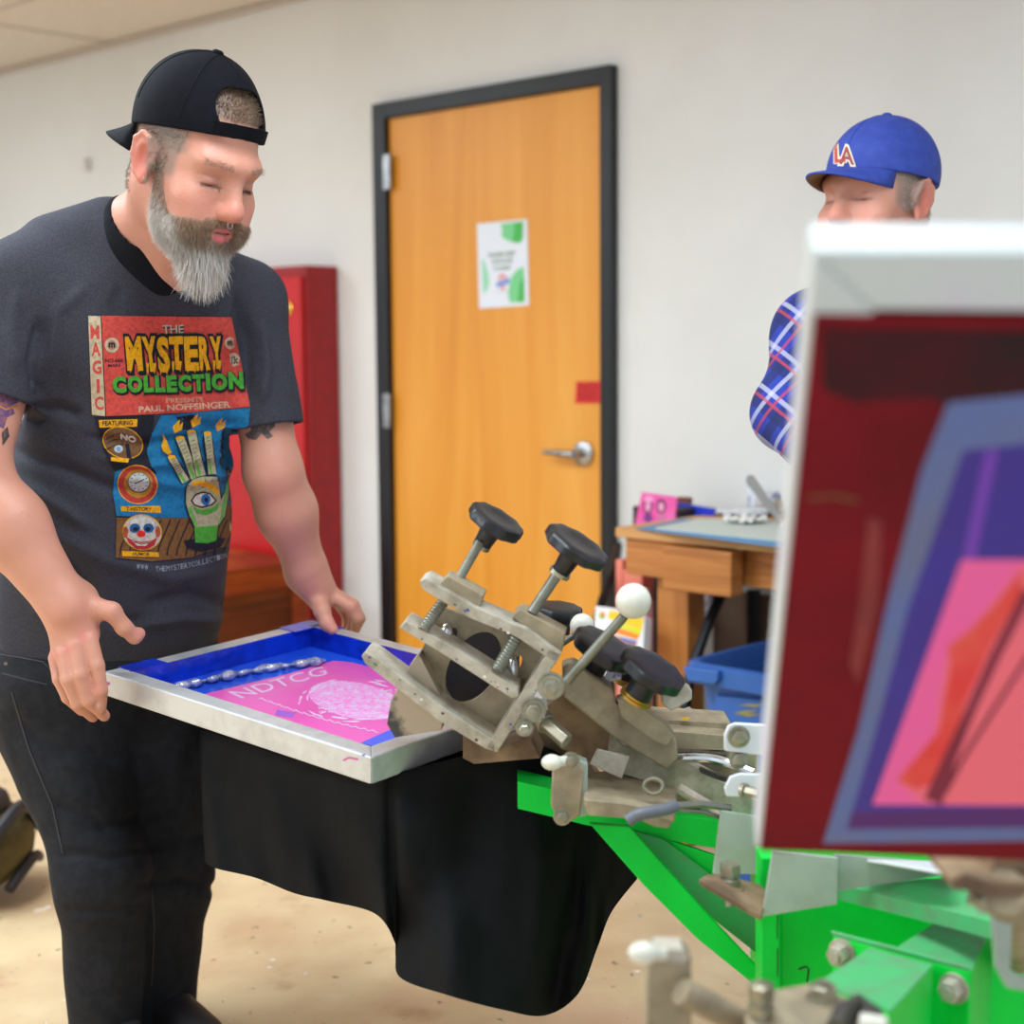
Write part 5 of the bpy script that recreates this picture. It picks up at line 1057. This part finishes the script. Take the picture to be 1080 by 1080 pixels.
# tattoos on both upper arms
D=Decal(body,step=3,lift=.0004); tk=M('tattoo_ink',(64,56,58),.5,col2=(110,84,76),scale=120,lo=.45,hi=.6)
D.poly([(262,447),(270,442),(276,446),(282,441),(290,443),(290,450),(284,455),(288,460),(282,463),(276,457),(270,464),(262,463),(258,458),(265,454)],tk)
D.build('butterfly_tattoo',body)
D=Decal(body,step=3,lift=.0004); D.poly([(0,415),(16,418),(20,424),(12,428),(16,436),(8,440),(4,452),(-4,448),(-4,415)],M('violet_tattoo',(96,66,110),.5,col2=(150,90,90),scale=120,lo=.45,hi=.6)); D.line([(-4,426),(6,432),(18,428)],2,flat((190,120,50))); D.poly([(2,456),(8,450),(10,460),(3,470)],tk); D.build('sleeve_tattoo',body)
# jeans
G=Grid((-1.05,2.2,.02),(-.28,3.0,.90),.005)
hipC=P(118,695,2.76); RHp=P(62,740,2.70); LHp=P(172,740,2.82); RK=P(108,925,2.64); LK=P(176,928,2.78); RA=P(112,1105,2.70); LA=P(166,1105,2.84)
G.ell(hipC,(.205,.145,.13),TA,0); G.chain([RHp,RK,RA],[.105,.074,.062],.05); G.chain([LHp,LK,LA],[.100,.074,.062],.05)
G.cap(P(28,750,2.74),P(62,810,2.72),.06,.07,.06)
G.cut((0,0,HZ+.05),(0,0,1)); G.ell(hipC+UP*.09,(.19,.13,.06),TA,0,'-')
V,F=G.mesh(); V=relax(V,F,3,.5); N=vnorm(V,F)
if (N*(V-V.mean(0))).sum()<0: F=F[:,::-1]; N=-N
disp=noise3(V,30,14)*.005+noise3(V,70,15)*.0025; pxj=proj(V)[:,:2]
for pts,w,a in (([(65,850),(110,870),(160,860)],7,.008),([(70,900),(120,905),(165,890)],6,.007),([(150,935),(190,925),(225,935)],6,.007),([(75,960),(110,965),(150,955)],6,.006),([(15,760),(60,790),(120,800)],8,.006),([(160,880),(195,890),(225,875)],7,.007)):
    d,t=segdist(pxj,pts); disp-=a*np.exp(-(d/w)**2)
V=V+N*disp[:,None]
m_jean=M('black_denim',(25,25,29),.85,col2=(34,34,38),scale=50,bump=.25,bscale=300,spec=.25)
jeans=obj('jeans',V,F,m_jean,man,sharp=0)
D=Decal(jeans,step=5,lift=.0012); st_=flat((46,44,46)); D.line([(0,690),(20,693),(45,698),(60,712)],1.2,st_); D.line([(2,710),(25,716),(50,722)],1.2,st_); D.line([(12,730),(30,790),(55,850),(66,900)],1.2,st_); D.line([(160,935),(163,980),(160,1040)],1.2,st_); D.poly(ell(6,700,2,2),flat((90,70,50))); D.build('seam_stitching',jeans)
for a in (RA,LA):
    b0=a*np.array([1,1,0]); f_=tf*.9; f_=n_(np.array([f_[0],f_[1],0])); g=Grid(b0-np.array([.2,.25,.01]),b0+np.array([.25,.25,.14]),.004); g.cap(b0-f_*.05+UP*.045,b0+f_*.02+UP*.06,.042,.042,.02); g.cap(b0+f_*.02+UP*.05,b0+f_*.17+UP*.035,.042,.036,.03); g.cut((0,0,.002),(0,0,-1)); v,f=g.mesh(); v=relax(v,f,2)
    if (vnorm(v,f)*(v-v.mean(0))).sum()<0: f=f[:,::-1]
    obj('shoe',v,f,m_dk,man,sharp=0)
# ---------------------------------------------------------------- second person
H2=HeadF(P(926,216,2.72),math.radians(-50),math.radians(-2),0,1.06); H2.sk=.086
p2=thing('person','person in blue cap and blue plaid shirt standing behind the raised screen','person',P(930,500,2.80)*np.array([1,1,0]))
G=Grid(H2.c+np.array([-.34,-.50,-.86]),H2.c+np.array([.42,.42,.17]),.004)
head_sdf(G,H2); S1=P(862,352,2.68); S2=P(1010,350,2.88); cn=P(940,330,2.80)
G.chain([P(940,340,2.80),H2.w(0,-.03,-.04)],[.07,.06],.03); G.chain([S1,cn,S2],[.06,.08,.06],.05); G.chain([cn,P(945,500,2.84),P(945,700,2.87)],[.10,.14,.15],.06)
E1=P(832,438,2.62); W1=P(900,500,2.42); E2=P(1050,480,2.82); W2=P(985,520,2.54)
for s,e,w in ((S1,E1,W1),(S2,E2,W2)):
    G.chain([s,e],[.05,.045],.03); G.chain([e,w],[.045,.03],.02); d=n_(w-e); sd=n_(np.cross(d,UP)); G.cap(w,w+d*.07,.032,.028,.02)
    for i in range(4): b0=w+d*.08+sd*(i-1.5)*.02; G.chain([b0,b0+d*.04,b0+d*.06-UP*.02],[.010,.009,.008],.003)
    G.chain([w+d*.03-sd*.03,w+d*.06-sd*.05,w+d*.09-sd*.045],[.014,.011,.009],.005)
V,F=G.mesh(); V=relax(V,F,2,.4)
if (vnorm(V,F)*(V-V.mean(0))).sum()<0: F=F[:,::-1]
C2=skin_colors(V,H2); body2=obj('body',V,F,m_skin,p2,sharp=0,col=C2)
V2=V;N2=vnorm(V,F);L2=H2.loc(V)
m_c2=M('blue_cap_cotton',(42,62,150),.75,col2=(50,72,162),scale=50,bump=.15,bscale=300)
cp2=cap_obj(p2,H2,m_c2,False,.050,.026,open_=False,top=.098,m_under=M('olive_brim_under',(122,92,52),.7))
D=Decal(cp2,step=4,lift=.0012); w_=flat((226,214,190)); r_=flat((190,70,50))
D.text('L',[(879,150),(890,149),(893,172),(879,173)],w_,bold=.09); D.text('A',[(885,149),(902,155),(903,176),(883,175)],w_,bold=.09); D.text('L',[(880,151),(889,150),(892,171),(880,172)],r_,bold=.02); D.text('A',[(886,152),(900,157),(901,174),(885,173)],flat((150,60,60)),bold=.02); D.build('cap_emblem',cp2)
hm=(L2[:,2]>-.02)&(L2[:,2]<.04)&(L2[:,1]<.03)&(L2[:,1]>-.12)&(np.abs(L2[:,0])<.082)
strands('hair',p2,V2,N2,H2,hm,3000,lambda L,r:r.uniform(.004,.009,len(L)),lambda L,r:np.array([.50,.46,.42])*r.uniform(.7,1.2,(len(L),1)),lambda L,n,r:(lambda d:d/np.linalg.norm(d,axis=1)[:,None])(n*.6-H2.u*.6+r.normal(0,.2,n.shape)),rad=.0004,seg=3)
G=Grid(H2.c+np.array([-.38,-.52,-.92]),H2.c+np.array([.50,.46,.02]),.005)
G.chain([S1,cn,S2],[.075,.095,.075],.06); G.chain([cn,P(945,450,2.82),P(945,560,2.85),P(945,680,2.87)],[.10,.155,.165,.16],.06)
G.chain([S1,E1],[.070,.062],.03); G.chain([E1,E1*.2+W1*.8],[.062,.05],.02); G.chain([S2,E2],[.070,.062],.03); G.chain([E2,E2*.2+W2*.8],[.062,.05],.02)
G.cap(P(935,330,2.78),P(925,280,2.74),.068,.075,.01,'-')
G.cap(P(945,680,2.87),P(945,740,2.87),.16,.165,.05); G.cut((0,0,P(945,745,2.87)[2]),(0,0,-1)); V,F=G.mesh(); V=relax(V,F,3,.5); N=vnorm(V,F)
if (N*(V-V.mean(0))).sum()<0: F=F[:,::-1]; N=-N
V=V+N*(noise3(V,40,21)*.006)[:,None]
def plaid():
    m=bpy.data.materials.new('blue_plaid_flannel'); m.use_nodes=True; nt=m.node_tree; N=nt.nodes; L=nt.links; b=N['Principled BSDF']; b.inputs['Roughness'].default_value=.85
    tc=N.new('ShaderNodeTexCoord'); mp=N.new('ShaderNodeMapping'); mp.inputs['Rotation'].default_value=(.5,.75,.4); L.new(tc.outputs['Object'],mp.inputs[0]); sp=N.new('ShaderNodeSeparateXYZ'); L.new(mp.outputs[0],sp.inputs[0]); src=None
    base=N.new('ShaderNodeRGB'); base.outputs[0].default_value=lin((34,52,150)); src=base.outputs[0]
    for ax,per,ph,wd,col,al in ((0,.09,.0,.30,(20,28,80),.7),(2,.09,.3,.3,(20,28,80),.7),(0,.09,.55,.12,(206,204,220),.5),(2,.09,.6,.12,(206,204,220),.5),(0,.09,.75,.08,(180,60,70),.7),(2,.09,.85,.08,(180,60,70),.7)):
        mu=N.new('ShaderNodeMath'); mu.operation='MULTIPLY_ADD'; mu.inputs[1].default_value=1.35/per; mu.inputs[2].default_value=ph; L.new(sp.outputs[ax],mu.inputs[0])
        fr=N.new('ShaderNodeMath'); fr.operation='FRACT'; L.new(mu.outputs[0],fr.inputs[0]); lt=N.new('ShaderNodeMath'); lt.operation='LESS_THAN'; lt.inputs[1].default_value=wd; L.new(fr.outputs[0],lt.inputs[0])
        al_=N.new('ShaderNodeMath'); al_.operation='MULTIPLY'; al_.inputs[1].default_value=al; L.new(lt.outputs[0],al_.inputs[0]); x=N.new('ShaderNodeMix'); x.data_type='RGBA'; L.new(al_.outputs[0],x.inputs[0]); L.new(src,x.inputs[6]); x.inputs[7].default_value=lin(col); src=x.outputs[2]
    L.new(src,b.inputs['Base Color']); return m
obj('shirt',V,F,plaid(),p2,sharp=0)
G=Grid(P(945,700,2.87)*np.array([1,1,0])-np.array([.3,.3,0]),P(945,700,2.87)+np.array([.3,.3,.06]),.008); b0=P(945,700,2.87)
l2=np.array([math.cos(.5),-math.sin(.5),0]); G.cap(b0-l2*.05,b0+l2*.05,.14,.14,.03)
for s in (-1,1): k0=b0+l2*s*.09; G.chain([k0-UP*.05,np.array([k0[0],k0[1],.48]),np.array([k0[0],k0[1]+.02,.10])],[.10,.07,.06],.04)
G.cut((0,0,b0[2]+.03),(0,0,1)); V,F=G.mesh(); V=relax(V,F,2)
if (vnorm(V,F)*(V-V.mean(0))).sum()<0: F=F[:,::-1]
obj('jeans',V,F,M('blue_denim',(40,48,70),.85,col2=(52,62,86),scale=40),p2,sharp=0)
for s in (-1,1): k0=(b0+l2*s*.09)*np.array([1,1,0]); MB().sph(k0+np.array([-.02,-.04,.045]),.1,20,0,(.5,1.25,.45)).build('shoe',m_dk,p2)
# ================================================================ light, camera
def area(name,loc,sx_,sy_,pw,col=(1,1,1),rot_=(0,0,0)):
    l=bpy.data.lights.new(name,'AREA'); l.shape='RECTANGLE'; l.size=sx_; l.size_y=sy_; l.energy=pw; l.color=col; o=bpy.data.objects.new(name,l); COL.objects.link(o); o.location=loc; o.rotation_euler=rot_; return o
for i,(s,o_,pw) in enumerate(((-1.6,4.6,58),(.4,4.6,54),(-2.6,2.2,50),(-.2,2.4,46),(1.8,2.2,36),(-.6,5.6,54))):
    area('ceiling_light',wp(s,ZC-.02,o_),1.2,.6,pw,(.76,.90,1.0),(0,0,math.atan2(WR[1],WR[0])))
w=bpy.data.worlds.new('w'); SC.world=w; w.use_nodes=True; w.node_tree.nodes['Background'].inputs[0].default_value=(.75,.88,1,1); w.node_tree.nodes['Background'].inputs[1].default_value=.95
cam=bpy.data.cameras.new('camera'); co=bpy.data.objects.new('camera',cam); COL.objects.link(co); SC.camera=co
cam.sensor_width=24; cam.sensor_fit='HORIZONTAL'; cam.lens=24*FP/1080; cam.clip_start=.05
co.matrix_world=Matrix([list(CR)+[0],list(CU)+[0],list(-CF)+[0],[0,0,0,1]]).transposed(); co.location=Vector(CC)
cam.dof.use_dof=True; cam.dof.focus_distance=2.35; cam.dof.aperture_fstop=1.9
SC.view_settings.view_transform='Standard'; SC.view_settings.look='None'; SC.view_settings.gamma=1; SC.view_settings.exposure=0; SC.view_settings.use_curve_mapping=False
